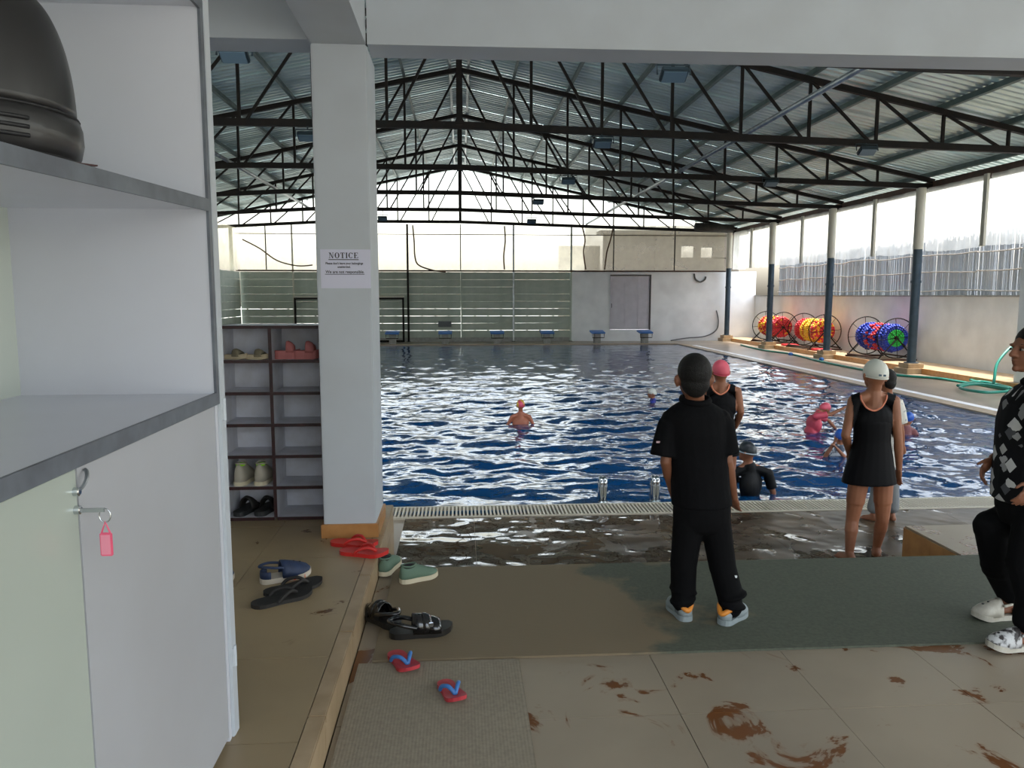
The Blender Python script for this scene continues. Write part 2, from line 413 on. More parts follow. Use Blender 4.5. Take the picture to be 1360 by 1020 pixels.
# door in the far white wall
dgrey = mat('door_grey', rgb(196, 193, 202), .5, col2=rgb(186, 183, 192), scale=4)
dr = sempty('door_1', (7.175, 32.45, .14), 'grey panelled door in the far white wall')
fdark = mat('frame_dark', rgb(60, 56, 58), .5)
MB().box(6.3, 8.05, 32.36, 32.42, 2.40, 2.46).build('door_frame', fdark, dr)
MB().box(7.99, 8.05, 32.36, 32.42, .14, 2.40).build('door_frame', fdark, dr)
MB().box(6.3, 6.33, 32.36, 32.42, .14, 2.40).build('door_frame', dgrey, dr)
for i in range(3):
    lf = MB().box(6.34 + .55*i, 6.34 + .55*i + .549, 32.40, 32.44, .16, 2.39).build('door_leaf', dgrey, dr)
    for z0, z1 in ((.24, 1.15), (1.26, 2.02), (2.10, 2.33)):
        MB().box(6.39 + .55*i, 6.34 + .55*i + .485, 32.39, 32.401, z0, z1).build('door_panel', dgrey, lf, bevel=.004)
    if i == 0: MB().tube([(6.37, 32.38, 1.08), (6.37, 32.35, 1.10), (6.37, 32.35, 1.22), (6.37, 32.38, 1.24)], .012).build('door_handle', steel_dark, lf)

# ---- roof: corrugated sheets on purlins, each slope its own piece of the setting
RZ0 = 6.82; RS = .2085; XE = 12.0
def roof_z(x): return RZ0 - RS * abs(x)
def sheet_mesh():
    """one sheet 1 m along Y, running down the slope; local x from 0 (ridge) to XE"""
    prof = []
    n = 5
    for k in range(n):
        y = k / n
        prof += [(y, 0), (y + .07, 0), (y + .1, .045), (y + .17, .045)]
    prof.append((1.02, 0))
    vs = []; fs = []
    for x in (0.0, XE):
        vs += [(x, y, .12 - RS * x + z) for y, z in prof]
    m = len(prof)
    fs = [(i, i+1, m+i+1, m+i) for i in range(m-1)]
    return MB().add(vs, fs)
for side, nm in ((1, 'roof_right'), (-1, 'roof_left')):
    rf = sempty(nm, (0, 0, RZ0), 'corrugated metal roof slope on steel purlins')
    first = None
    for k in range(29):
        if first is None:
            mb = sheet_mesh()
            if side < 0: mb.v = [(-x, y, z) for x, y, z in mb.v]
            first = mb.build('roof_sheet', roof_m, rf, world=False); first.location = (0, 4.6, 0)
        else: dup(first, 'roof_sheet', rf, (0, 4.6 + k, (k % 2) * .006))
    for k in range(10):
        x = (.22 if k == 0 else k * 1.265) * side
        z = roof_z(x)
        MB().obb((x, 19.0, z + .055), (.06, 28.2, .11), Matrix.Rotation(side * math.atan(RS), 3, 'Y')).build('purlin', galv if k == 0 else purlin_m, rf)
# eave beams
for side in (1, -1):
    struct(MB().box(min(11.5*side, 11.62*side), max(11.5*side, 11.62*side), 4.8, 32.6, 4.13, 4.36).build('trim_%d' % (1 if side > 0 else 2), steel_brown))

# ---- trusses
def zb(x):
    if x >= 0: return 4.57 - .029 * x
    return 4.57 if x > -5 else 4.57 - (-x - 5) * .053
def make_truss(Y, label):
    t = thing('roof_truss', label, 'roof truss', (0, Y, 4.57), group='steel roof trusses over the pool')
    MB().bar((0, Y, roof_z(0)-.05), (11.55, Y, roof_z(11.55)-.05), .09, .1).build('top_chord', steel_dark, t)
    MB().bar((0, Y, roof_z(0)-.05), (-11.55, Y, roof_z(11.55)-.05), .09, .1).build('top_chord', steel_dark, t)
    pts = [(-11.55, Y, zb(-11.55)), (-5, Y, zb(-5)), (0, Y, zb(0)), (11.55, Y, zb(11.55))]
    mb = MB()
    for a, b in zip(pts[:-1], pts[1:]): mb.bar(a, b, .1, .12)
    mb.build('bottom_chord', steel_dark, t)
    MB().bar((0, Y, zb(0)), (0, Y, roof_z(0)-.06), .11).build('king_post', steel_dark, t)
    for s in (1, -1):
        for k in range(1, 9):
            x = s * 1.265 * k
            MB().bar((x, Y, zb(x)), (x, Y, roof_z(x)-.06), .05).build('vertical', steel_dark, t)
        for k in range(0, 8):
            x0 = s * 1.265 * k; x1 = s * (1.265 * (k+1) - .09)
            MB().bar((x0 + s*.03, Y, roof_z(x0)-.08), (x1, Y, zb(x1)), .045).build('diagonal', steel_dark, t)
    return t
TY = [9.5, 14.0, 18.5, 23.0, 27.5, 32.0]
TL = ['steel roof truss nearest the white beam, cut off by the frame top', 'steel roof truss with its thick dark lower chord lowest below the beam front',
      'steel roof truss ending at the closest blue pole', 'steel roof truss ending at the pole between the red and blue lane reels',
      'steel roof truss ending at the blue pole in front of the far reel', 'steel roof truss over the far end wall above the netting']
TL[1] = 'second steel roof truss from the white beam, crossing the whole opening'
for Y, lb in zip(TY, TL): make_truss(Y, lb)
# longitudinal ties
for x, lb in ((5.2, 'galvanised tie pipe running lengthwise under the right roof slope'), (-5.3, 'galvanised tie pipe running lengthwise behind the notice column')):
    tag(MB().tube([(x, 9.4, zb(x) + .1), (x, 32, zb(x) + .1)], .045, 10).build('tie_pipe', galv, smooth=True, origin=(x, 20, zb(x))), lb, 'pipe', 'roof tie pipes')

# ---- poles along the right edge
PL = {14.0: 'blue steel pole out at the frame edge', 18.5: 'blue steel pole in front of the blue and green lane reel', 23.0: 'blue steel pole right of the yellow and red lane reel',
      27.5: 'blue steel pole in front of the far red lane reel', 32.0: 'blue steel pole in the far corner beside the white end wall'}
for Y in TY[1:]:
    t = thing('roof_pole', PL[Y], 'pole', (11.25, Y, D), group='blue poles along the pool')
    MB().box(10.98, 11.52, Y - .3, Y + .3, D, -.21).build('plinth', tile_beige, t, bevel=.006)
    MB().box(11.05, 11.45, Y - .22, Y + .22, -.21, -.09).build('plinth', tile_beige, t, bevel=.006)
    MB().lathe([(.17, -.09), (.17, -.07), (.105, -.07), (.105, 2.72)], (11.25, Y, 0), 20).build('shaft', pole_blue, t, smooth=False)
    MB().lathe([(.125, 1.9), (.125, 1.96)], (11.25, Y, 0), 20).build('collar', pole_blue, t)
    MB().lathe([(.115, 2.72), (.115, 4.2)], (11.25, Y, 0), 20).build('upper_shaft', pole_white, t)
for i, Y in enumerate(TY[2:]):
    t = thing('net_post', ['blue-grey post of the left plank screen, hidden nearest', 'blue-grey post of the left plank screen, second hidden', 'blue-grey post of the left plank screen near its end', 'grey post in the corner of the two plank screens'][i], 'post', (-9.2, Y, D), group='posts of the left screen')
    MB().box(-9.26, -9.14, Y-.06, Y+.06, D, 4.3).build('shaft', pole_white, t)
    MB().box(-9.32, -9.08, Y-.12, Y+.12, D, D+.02).build('base_plate', steel_dark, t)
# posts in the far screen
for x, lb, m, wd in ((-6.85, 'thin white post left of the dark frame at the far end', pole_white, .06), (-2.18, 'dark post right of the dark frame at the far end', steel_dark, .08),
                     (2.2, 'pale pipe post in the middle of the far plank screen', galv, .07), (4.62, 'thin post where planks meet the far white wall', plank_m, .07)):
    t = thing('screen_post', lb, 'post', (x, 32.3, D), group='posts of the far screen')
    MB().box(x-wd/2, x+wd/2, 32.27, 32.33, D, 4.5).build('shaft', m, t)
    MB().box(x-wd, x+wd, 32.25, 32.335, D, D+.02).build('base_plate', steel_dark, t)
for x, lb in ((-7.9, 'thin net rod left of the far screen'), (0, 'thin net rod in the centre of the far netting'), (6.4, 'thin net rod above the grey door'), (9.0, 'thin net rod right of the grey door')):
    tag(MB().box(x-.02, x+.02, 32.25, 32.29, 2.6, 4.5).build('net_rod', steel_dark, origin=(x, 32.27, 2.6)), lb, 'rod', 'rods of the far netting')
for z, lb, r in ((4.08, 'thin horizontal wire rail across the far netting', .018), (2.6, 'brown rail along the lower edge of the far netting', .035)):
    tag(MB().tube([(-9.1, 32.24, z), (11.2, 32.24, z)], r, 6).build('net_rail', steel_brown, origin=(0, 32.24, z)), lb, 'rail')
t = thing('metal_frame', 'dark pipe frame with pale top rail against the far planks', 'frame', (-4.5, 32.2, D))
MB().box(-6.82, -6.74, 32.16, 32.22, D, 1.5).build('post', steel_dark, t); MB().box(-2.42, -2.34, 32.16, 32.22, D, 1.5).build('post', steel_dark, t)
MB().box(-6.82, -2.34, 32.16, 32.22, 1.42, 1.5).build('rail', steel_dark, t); MB().box(-6.82, -2.34, 32.15, 32.23, 1.5, 1.58).build('top_rail', pole_white, t)
MB().box(-6.82, -2.34, 32.16, 32.22, D, D+.08).build('rail', steel_dark, t)

# ---- nets and curtains
net_l = net_mat('net_pale', rgb(236, 228, 204), .5)
net_r = net_mat('net_grey', rgb(132, 124, 108), .7)
cur_m = net_mat('curtain_white', rgb(232, 232, 226), .55)
def net(name, p0, p1, z0, z1, m, label, group, sag=0.0, fold=.04, nseg=26, droop=None):
    p0 = Vector(p0); p1 = Vector(p1)
    if name == 'shade_net' and abs(p0.y - 32.3) < .01 and abs(p1.y - 32.3) < .01: p0.y = p1.y = 32.42; fold = min(fold, .04); sag = min(sag, .02)
    d = p1 - p0; nrm = Vector((-d.y, d.x, 0)).normalized(); vs = []; fs = []; ph = random.random() * 6
    nv = 9
    for j in range(nv):
        for i in range(nseg):
            u = i/(nseg-1); v = j/(nv-1)
            zt = z1 - (droop(u) if droop else 0); zz = z0 + sag*math.sin(PI*u)*-.0 + random.uniform(-.008, .008)
            z = zz + (zt - zz) * v - sag * math.sin(PI*u) * (1 - v)
            q = p0 + d*u + nrm * (fold * (math.sin(u*19 + ph) * .6 + math.sin(u*7 + 2*ph + v*2) * .6) * (1 - .4*v))
            vs.append((q.x, q.y, z))
    for j in range(nv-1):
        for i in range(nseg-1): a = j*nseg+i; fs.append((a, a+1, a+nseg+1, a+nseg))
    c = (p0 + p1)/2
    return tag(MB().add(vs, fs).build(name, m, smooth=True, origin=(c.x, c.y, z0)), label, 'netting', group)
FN = 'netting along the far end'
net('shade_net', (-9.0, 32.3, 0), (-6.85, 32.3, 0), 2.62, 4.46, net_l, 'pale netting panel at the left corner of the far end', FN, .03, droop=lambda u: .0 + .9*max(0, u-.25))
net('shade_net', (-6.85, 32.3, 0), (-2.18, 32.3, 0), 2.62, 4.46, net_l, 'torn sagging pale netting partly behind the notice column', FN, .05, droop=lambda u: .5 + 1.0*math.sin(PI*min(1, u*1.1))**2)
net('shade_net', (-2.18, 32.3, 0), (2.2, 32.3, 0), 2.62, 4.5, net_l, 'pale netting panel in the middle of the far end', FN, .12, droop=lambda u: .1)
net('shade_net', (2.2, 32.3, 0), (5.2, 32.3, 0), 2.62, 4.5, net_l, 'sagging pale netting panel where planks meet white wall', FN, .03, droop=lambda u: .9 - .9*u + .3*math.sin(PI*u))
net('shade_net', (5.2, 32.3, 0), (8.2, 32.3, 0), 2.62, 4.5, net_r, 'grey netting panel above the grey door', FN, .03, .08)
net('shade_net', (8.2, 32.3, 0), (11.2, 32.3, 0), 2.62, 4.5, net_r, 'grey netting panel in the far corner with two bright openings behind', FN, .04, .08)
net('shade_net', (-9.0, 24, 0), (-9.0, 32.2, 0), 2.6, 4.3, net_l, 'netting panel above the left plank screen', 'netting along the left side', .02)
CN = 'white curtains along the pool'
cy = [9.5, 14.0, 16.25, 18.5, 20.75, 23.0, 25.25, 27.5, 29.75, 32.0]
cl = ['out at the frame edge, closest of all', 'left of the frame edge, beside the grey pier', 'just in front of the closest blue pole', 'just beyond the closest blue pole', 'just in front of the second blue pole',
      'just beyond the second blue pole', 'just in front of the third blue pole', 'just beyond the third blue pole', 'in the far corner of the row']
for i in range(9):
    net('curtain', (11.42, cy[i] + .02, 0), (11.42, cy[i+1] - .02, 0), 2.68, 4.2, cur_m, 'white sheer curtain ' + cl[i], CN, .03 + .03*random.random(), .05)
for y, lb in ((16.25, 'beige curtain batten right of the closest blue pole'), (20.75, 'beige curtain batten between the first two blue poles'), (25.25, 'beige curtain batten between second and third blue poles'), (29.75, 'beige curtain batten by the far corner')):
    tag(MB().box(11.30, 11.36, y-.06, y+.06, 2.66, 4.2).build('curtain_batten', pole_white, origin=(11.33, y, 2.66)), lb, 'batten', 'curtain battens')
# cords of the far netting
cord_m = mat('cord_brown', rgb(96, 74, 56), .9)
for pts, lb in (([(548, 299), (550, 320), (551, 340), (556, 352), (575, 359), (592, 361)], 'brown cord sagging along the netting right of the notice column'), ([(670, 300), (671, 320), (669, 340), (670, 358)], 'brown cord hanging straight in the middle netting'),
                ([(773, 300), (777, 318), (775, 335), (778, 358)], 'brown cord hanging where pale netting meets grey'), ([(815, 300), (811, 318), (806, 335), (803, 358)], 'brown cord hanging above the grey door'),
                ([(322, 318), (345, 330), (368, 346), (395, 353), (415, 352)], 'dark cord along the torn netting left of the column')):
    q = [at(x, y, 32.2) for x, y in pts]
    tag(MB().tube(smooth_path(q, 5), .03, 6).build('hanging_rope', cord_m, smooth=True, origin=q[0]), lb.replace('cord', 'rope'), 'rope', 'ropes on the far netting')
# rolled tarp in the far corner
tag(MB().tube([(9.7, 31.8, 4.42), (10.4, 31.8, 4.38), (11.3, 31.8, 4.34)], [.16, .19, .16], 12).build('rolled_tarp', mat('tarp_dark', rgb(46, 42, 36), .8, col2=rgb(30, 28, 24), scale=9), smooth=True, origin=(10.5, 31.8, 4.2)), 'dark rolled tarp tucked under the roof in the far corner', 'tarp')

# ---- reed screen over the right wall
reed_m = mat('reed', rgb(168, 176, 186), .8, col2=rgb(190, 194, 198), scale=3, stretch=(1, 6, .3))
rail_m = mat('reed_rail', rgb(186, 180, 170), .7)
rl = ['right of the closest blue pole, up to the pier', 'between the first and second blue poles', 'between the second and third blue poles', 'beyond the third blue pole']
for i, (y0, y1) in enumerate(((13.0, 18.3), (18.3, 22.9), (22.9, 27.4), (27.4, 30.2))):
    t = thing('reed_screen', 'grey reed screen on the wall ' + rl[i], 'screen', (12.7, (y0+y1)/2, 1.6), group='reed screens on the wall')
    mb = MB(); y = y0
    while y < y1:
        wd = random.uniform(.018, .034); h = 3.05 + random.uniform(-.09, .1)
        x = 12.7 + random.uniform(-.012, .012); ln = random.uniform(-.012, .012)
        mb.add([(x-.008, y, 1.6), (x-.008, y+wd, 1.6), (x+.008, y+wd, 1.6), (x+.008, y, 1.6), (x-.008, y+ln, h), (x-.008, y+wd+ln, h), (x+.008, y+wd+ln, h), (x+.008, y+ln, h)],
               [(0,3,2,1),(4,5,6,7),(0,1,5,4),(1,2,6,5),(2,3,7,6),(3,0,4,7)])
        y += wd + (random.uniform(.004, .02) if random.random() < .3 else -.001)
    o = mb.build('reeds', reed_m, t); o['kind'] = 'stuff'
    for z in (1.72, 2.2, 2.66):
        MB().tube(smooth_path([(12.66, y0 + (y1-y0)*k/6, z + random.uniform(-.03, .03)) for k in range(7)], 3), .018, 6).build('rail', rail_m, t)

# ---- house behind the far end
hs = thing('house', 'brown-grey unfinished house with two bright window openings behind the netting', 'house', (10.6, 40, -.7))
brick_m = mat('house_wall', rgb(96, 88, 78), .8, col2=rgb(80, 72, 64), scale=1.2)
(MB().box(7.4, 8.9, 40, 40.2, -.7, 4.75).box(8.9, 14.6, 40, 40.2, -.7, 3.55).box(8.9, 11.5, 40, 40.2, 3.55, 4.75).box(12.2, 12.55, 40, 40.2, 3.55, 4.75).box(13.2, 14.6, 40, 40.2, 3.5, 4.75)
 .box(11.5, 12.2, 40, 40.2, 4.15, 4.75).box(12.55, 13.2, 40, 40.2, 4.08, 4.75)).build('wall', brick_m, hs)
MB().box(7.2, 15, 39.8, 41, 4.75, 4.92).build('roof', mat('house_roof', rgb(84, 78, 70), .8), hs)
MB().box(5.2, 7.4, 41, 41.2, -.7, 4.2).build('annex_wall', mat('annex', rgb(140, 130, 114), .8), hs)

# ================================================================== WATER
def water():
    xs = np.arange(-8.0, 8.62 + .02, .034)
    ys = [6.93]
    while ys[-1] < 30.15: ys.append(ys[-1] + .0042 * ys[-1])
    ys = np.array(ys); ys[-1] = 30.15; xs[-1] = 8.62
    X, Y = np.meshgrid(xs, ys); Z = np.zeros_like(X)
    r = np.random.default_rng(3)
    for k in range(80):
        lam = 0.16 * (1.25 / .16) ** r.random()
        th = r.normal(PI/2, .75) if r.random() < .75 else r.random() * 2 * PI
        kk = 2*PI/lam; slope = .029
        wx = X + .12*np.sin(Y*1.7 + k) ; wy = Y + .12*np.sin(X*1.3 + 2*k)
        env = .6 + .4*np.sin(.45*X*np.cos(k) + .45*Y*np.sin(k) + k)
        Z += slope/kk * env * np.sin(kk*(math.cos(th)*wx + math.sin(th)*wy) + r.random()*2*PI)
    # calmer at the far end and close to the edges
    calm = np.clip(1.18 - (Y - 8)/26, .35, 1) * np.clip((Y - 6.9)/.9 + .25, 0, 1) * np.clip((8.7 - X)/.8 + .2, 0, 1)
    Z = Z * calm + D - .012
    n, m = X.shape
    co = np.stack([X, Y, Z], -1).reshape(-1, 3)
    i = np.arange(n*m).reshape(n, m); q = np.stack([i[:-1, :-1], i[:-1, 1:], i[1:, 1:], i[1:, :-1]], -1).reshape(-1, 4)
    me = bpy.data.meshes.new('pool_water'); me.vertices.add(len(co)); me.vertices.foreach_set('co', co.ravel())
    me.loops.add(q.size); me.loops.foreach_set('vertex_index', q.ravel().astype(np.int32)); me.polygons.add(len(q))
    me.polygons.foreach_set('loop_start', np.arange(0, q.size, 4, dtype=np.int32)); me.polygons.foreach_set('loop_total', np.full(len(q), 4, dtype=np.int32))
    me.update(calc_edges=True); me.validate(); me.polygons.foreach_set('use_smooth', [True]*len(q))
    m_ = mat('pool_water', rgb(5, 62, 110), .02, spec=.5)
    nn = m_.node_tree.nodes; l = m_.node_tree.links; p = nn['Principled BSDF']; p.inputs['IOR'].default_value = 1.5
    pos = nn.new('ShaderNodeNewGeometry').outputs['Position']
    t = nn.new('ShaderNodeTexNoise'); t.inputs['Scale'].default_value = 9; t.inputs['Detail'].default_value = 2; l.new(pos, t.inputs['Vector'])
    b = nn.new('ShaderNodeBump'); b.inputs['Strength'].default_value = .28; b.inputs['Distance'].default_value = .02; l.new(t.outputs[0], b.inputs['Height']); l.new(b.outputs[0], p.inputs['Normal'])
    me.materials.append(m_)
    o = bpy.data.objects.new('pool_water', me); C.objects.link(o); struct(o, 'rippled blue water filling the swimming pool')
    return o
water()
basin_m = mat('basin_tile', rgb(60, 120, 170), .4)
struct(MB().box(-8, -7.9, 6.9, 30.15, -1.7, D-.03).box(8.55, 8.62, 6.9, 30.15, -1.7, D-.03).box(-8, 8.62, 30.08, 30.15, -1.7, D-.03).box(-8, 8.62, 6.9, 6.97, -1.7, D-.03).box(-8, 8.62, 6.9, 30.15, -1.8, -1.7).build('pool_basin', basin_m))

# gutter grating along the near edge
gm = mat('grate_plastic', rgb(196, 190, 174), .5)
t = thing('gutter_grate', 'cream slatted gutter grating along the near pool edge', 'grating', (2.5, 6.75, D))
MB().box(-8, 9, 6.60, 6.93, D - .12, D - .06).build('channel', grout, t)
MB().box(-8, 9, 6.590, 6.612, D - .06, D + .008).build('rim', gm, t); MB().box(-8, 9, 6.915, 6.94, D - .06, D + .008).build('rim', gm, t)
mb = MB(); x = -2.0
while x < 8.9: mb.box(x, x + .017, 6.612, 6.915, D - .03, D + .006); x += .034
o = mb.build('slats', gm, t); o['kind'] = 'stuff'

# ladder handrails
for x, lb in ((1.30, 'steel ladder handrail, the one farther from the boy in black'), (1.80, 'steel ladder handrail, the one beside the boy in black')):
    t = thing('ladder_handrail', lb, 'handrail', (x, 6.97, D), group='pool ladder handrails')
    pts = [(x, 6.97, D), (x, 6.97, D + .19)] + [(x, 6.97 + .04 - .04*math.cos(a), D + .19 + .04*math.sin(a)) for a in [PI*k/10 for k in range(1, 10)]] + [(x, 7.05, D + .19), (x, 7.05, D - .9)]
    MB().tube(pts, .021, 12).build('rail', chrome, t, smooth=True)
    pts2 = [(x + .036, p[1] - .0, p[2]) for p in pts]
    MB().tube(pts2, .021, 12).build('rail', chrome, t, smooth=True)
    for xx in (x, x + .036): MB().lathe([(.03, D), (.03, D + .012), (.022, D + .02)], (xx, 6.97, 0), 14).build('flange', chrome, t)

# starting blocks on the far edge
bl = ['first from the notice column, half hidden in shade', 'second from the notice column', 'third from the notice column', 'third from the white wall end', 'second from the grey door, below its left side', 'below the grey door, last of the row']
bx = [-2.72, -.63, 1.44, 3.45, 5.5, 7.45]
for x, lb in zip(bx, bl):
    t = thing('starting_block', 'blue-topped starting block, ' + lb, 'starting block', (x, 30.85, D), group='blue starting blocks on the far edge')
    MB().box(x-.13, x+.13, 30.75, 31.05, D, .05).build('pedestal', concrete, t, bevel=.01)
    MB().add([(x-.27, 30.55, .06), (x+.27, 30.55, .06), (x+.27, 31.15, .12), (x-.27, 31.15, .12), (x-.27, 30.55, .12), (x+.27, 30.55, .12), (x+.27, 31.15, .18), (x-.27, 31.15, .18)],
             [(0,3,2,1),(4,5,6,7),(0,1,5,4),(1,2,6,5),(2,3,7,6),(3,0,4,7)]).build('platform', blue_plastic, t)
    MB().tube([(x-.24, 30.6, .05), (x-.24, 30.6, -.1), (x+.24, 30.6, -.1), (x+.24, 30.6, .05)], .015, 8).build('grip_bar', steel_dark, t)
tag(MB().box(-.95, -.4, 32.30, 32.36, .28, .52).build('wall_sign', mat('sign_grey', rgb(86, 92, 96), .5), origin=(-.68, 32.33, .4)), 'small dark plaque on the planks above a starting block', 'plaque')

# floodlights under the trusses
fl_g = mat('lamp_glass', rgb(84, 102, 114), .3); fl_b = mat('lamp_body', rgb(48, 60, 66), .5, .2)
FLs = [((895, 99), 9.5, 'large floodlight frame hanging just below the white beam', 1.0), ((800, 190), 14.0, 'blue floodlight hanging from the second truss right of centre', 1.0), ((755, 240), 18.5, 'square floodlight hanging from the third truss', 1.), 
       ((715, 268), 23.0, 'square floodlight hanging from the fourth truss', 1.), ((706, 294), 27.4, 'small floodlight on the fifth truss', 1.0), ((408, 181), 14.0, 'white floodlight left of the notice column', 1.0),
       ((1152, 200), 14.0, 'wire-framed floodlight under the right slope on the second truss', 1.), ((1024, 243), 18.5, 'wire-framed floodlight under the right slope on the third truss', 1.), ((508, 290), 27.5, 'small round floodlight just right of the notice column', 1.), ((311, 73), 9.5, 'floodlight frame at the top left beside the locker', 1.)]
for (px, py), Y, lb, sc in FLs:
    p = at(px, py, Y - .1)
    t = thing('floodlight', lb, 'floodlight', p, group='floodlights under the roof')
    R = Matrix.Rotation(-.55, 3, 'X')
    MB().obb((0, 0, 0), (.32, .2, .07), R).build('housing', fl_b, t, world=False, bevel=.012)
    MB().obb(R @ Vector((0, 0, -.043)), (.28, .16, .01), R).build('glass', fl_g, t, world=False)
    top = max(.12, zb(p.x) - p.z) if zb(p.x) - p.z < .6 else .25
    MB().tube([(-.2, 0, 0), (-.2, .04, .12), (.2, .04, .12), (.2, 0, 0)], .012, 6).build('bracket', fl_b, t, world=False)
    MB().tube([(0, .04, .12), (0, .1, top)], .014, 6).build('stem', fl_b, t, world=False)

# ================================================================== lane reels
def reel(x, y0, y1, cols, label):
    """axle runs along Y; cols: (centre colours from far to near end, end face colours)"""
    za = .42; yc = (y0 + y1)/2; zl = -.2
    t = thing('lane_reel', label, 'lane reel', (x, yc, zl), group='lane rope reels by the wall')
    for y in (y0, y1):
        ring = MB().tube([(x + .55*math.cos(a), y, za + .55*math.sin(a)) for a in [2*PI*k/40 for k in range(40)]], .016, 6, closed=True).build('wheel', steel_dark, t, smooth=True)
        for k in range(8):
            a = 2*PI*k/8 + .1; MB().tube([(x, y, za), (x + .55*math.cos(a), y, za + .55*math.sin(a))], .008, 5).build('spoke', steel_dark, ring)
    MB().tube([(x, y0 - .06, za), (x, y1 + .06, za)], .03, 10).build('axle', steel_dark, t)
    for y in (y0 - .04, y1 + .04):
        for s in (-1, 1): MB().tube([(x, y, za), (x + s*.52, y, zl + .05)], .02, 6).build('leg', steel_dark, t)
        MB().bar((x - .58, y, zl + .025), (x + .58, y, zl + .025), .05).build('foot_rail', steel_brown, t)
    for s in (-1, 1): MB().bar((x + s*.52, y0 - .04, zl + .08), (x + s*.52, y1 + .04, zl + .08), .045).build('side_rail', steel_brown, t)
    mbs = {}
    def flt(yy, r, a, col, rad=.036):
        c = Vector((x + r*math.cos(a), yy, za + r*math.sin(a)))
        R = Matrix.Rotation(-a, 3, 'Y'); mb = mbs.setdefault(col, MB())
        mb.rings([[c + R @ Vector((q*math.cos(2*PI*k/6), h, q*math.sin(2*PI*k/6))) for k in range(6)] for q, h in ((rad*.6, -.045), (rad, -.02), (rad, .02), (rad*.6, .045))])
    L = y1 - y0 - .2; nr = int(L/.095)
    for i in range(nr):
        u = i/(nr-1); yy = y0 + .1 + L*u            # y0 is the near end
        body = cols['body'][int((1-u)*.999*len(cols['body']))]
        R0 = .34 + .03*math.sin(i*1.7)
        for k in range(30): flt(yy, R0 + random.uniform(-.015, .015), 2*PI*k/30 + i*.3, random.choice(body))
    for j, r in enumerate((.09, .15, .21, .27, .33)):
        n = int(2*PI*r/.062)
        for k in range(n):
            flt(y0 + .05, r, 2*PI*k/n, random.choice(cols['end'][j])); flt(y1 - .05, r, 2*PI*k/n, random.choice(cols['body'][0]))
    for cname, mb in mbs.items():
        o = mb.build('lane_floats', mat('float_' + cname, FC[cname], .35), t, smooth=True); o['kind'] = 'stuff'; o['label'] = cname + ' lane floats'
FC = {'red': rgb(205, 44, 52), 'blue': rgb(34, 56, 160), 'yellow': rgb(236, 186, 40), 'green': rgb(50, 190, 80)}
reel(11.95, 20.4, 22.0, {'body': [('blue',), ('blue', 'red'), ('red', 'red', 'blue'), ('blue',)], 'end': [('green',), ('green',), ('green',), ('blue', 'blue'), ('blue',)]}, 'lane reel wound with blue, red and green floats')
reel(11.95, 24.6, 26.2, {'body': [('red',), ('yellow',), ('yellow', 'yellow'), ('yellow', 'red')], 'end': [('red',), ('red',), ('red', 'yellow'), ('red', 'red', 'yellow'), ('yellow', 'red')]}, 'lane reel with yellow and red floats between two blue poles')
reel(11.95, 27.9, 29.5, {'body': [('red', 'yellow'), ('yellow', 'yellow', 'red'), ('yellow', 'red'), ('red',)], 'end': [('red',), ('red',), ('red',), ('red', 'red', 'yellow'), ('red',)]}, 'lane reel with red floats behind the third blue pole, farthest one')

# hoses
hose_m = mat('hose_green', rgb(36, 128, 112), .4)
def hose(pts, r, m, label, cat='hose', k=8): 
    pts = [Vector(p) for p in pts]; c = pts[len(pts)//2]
    return tag(MB().tube(smooth_path(pts, k), r, 8).build('garden_hose', m, smooth=True, origin=c), label, cat)
zz = D + .03
hose([atz(984, 458, zz), atz(1000, 462, zz), atz(1020, 466, zz), atz(1050, 470, zz), atz(1090, 480, zz), atz(1130, 488, zz), atz(1180, 497, zz), atz(1240, 502, zz), atz(1275, 507, zz), atz(1330, 516, zz), atz(1380, 524, zz)], .028, hose_m, 'long green hose lying along the deck below the reels')
p = atz(1312, 514, zz)
hose([atz(1285, 503, zz + .03), atz(1300, 508, zz + .03), atz(1318, 511, zz + .05), p + Vector((.25, .1, .5)), p + Vector((.75, .3, .85)), p + Vector((1.1, .4, .6)), p + Vector((1.12, .4, .2))], .03, hose_m, 'green hose looping up against the wall by the boy in patterned shirt')
hose([atz(1272, 512, zz+.05), atz(1300, 507, zz+.06), atz(1330, 512, zz+.06), atz(1345, 518, zz+.05), atz(1310, 521, zz+.05), atz(1275, 515, zz+.05), atz(1300, 510, zz+.09), atz(1340, 516, zz+.05)], .03, hose_m, 'coiled green hose on the deck near the grey pier')
hose([(10.9, 32.36, .95), (11.0, 32.36, .5), (10.9, 32.34, .1), (10.4, 32.3, -.15), (9.6, 32.25, -.22), (8.9, 32.2, D + .02)], .025, mat('hose_grey', rgb(90, 92, 96), .5), 'grey hose hanging on the far white wall')
hose([(9.9, 32.38, 2.5), (9.95, 32.36, 2.28), (10.15, 32.36, 2.16), (10.35, 32.36, 2.25), (10.4, 32.38, 2.38)], .035, mat('pipe_dark', rgb(80, 78, 76), .5), 'dark curved pipe end high on the far white wall', 'pipe')
tag(MB().box(12.52, 12.6, 30.75, 30.95, 1.1, 1.5).build('wall_box', fdark, origin=(12.56, 30.85, 1.3), bevel=.01), 'small dark switch box on the bright wall by the far corner', 'box')
for a, lb in (((1050, 472), 'small blue plastic cap on the hose below the far reels'), ((1091, 479), 'small blue plastic cap on the hose below the second blue pole')):
    p = atz(*a, D); tag(MB().lathe([(.03, 0), (.07, .01), (.075, .05), (.05, .09), (.02, .1)], (p.x, p.y, p.z), 12).build('hose_connector', blue_plastic, origin=p), lb, 'connector', 'blue connectors on the hose')
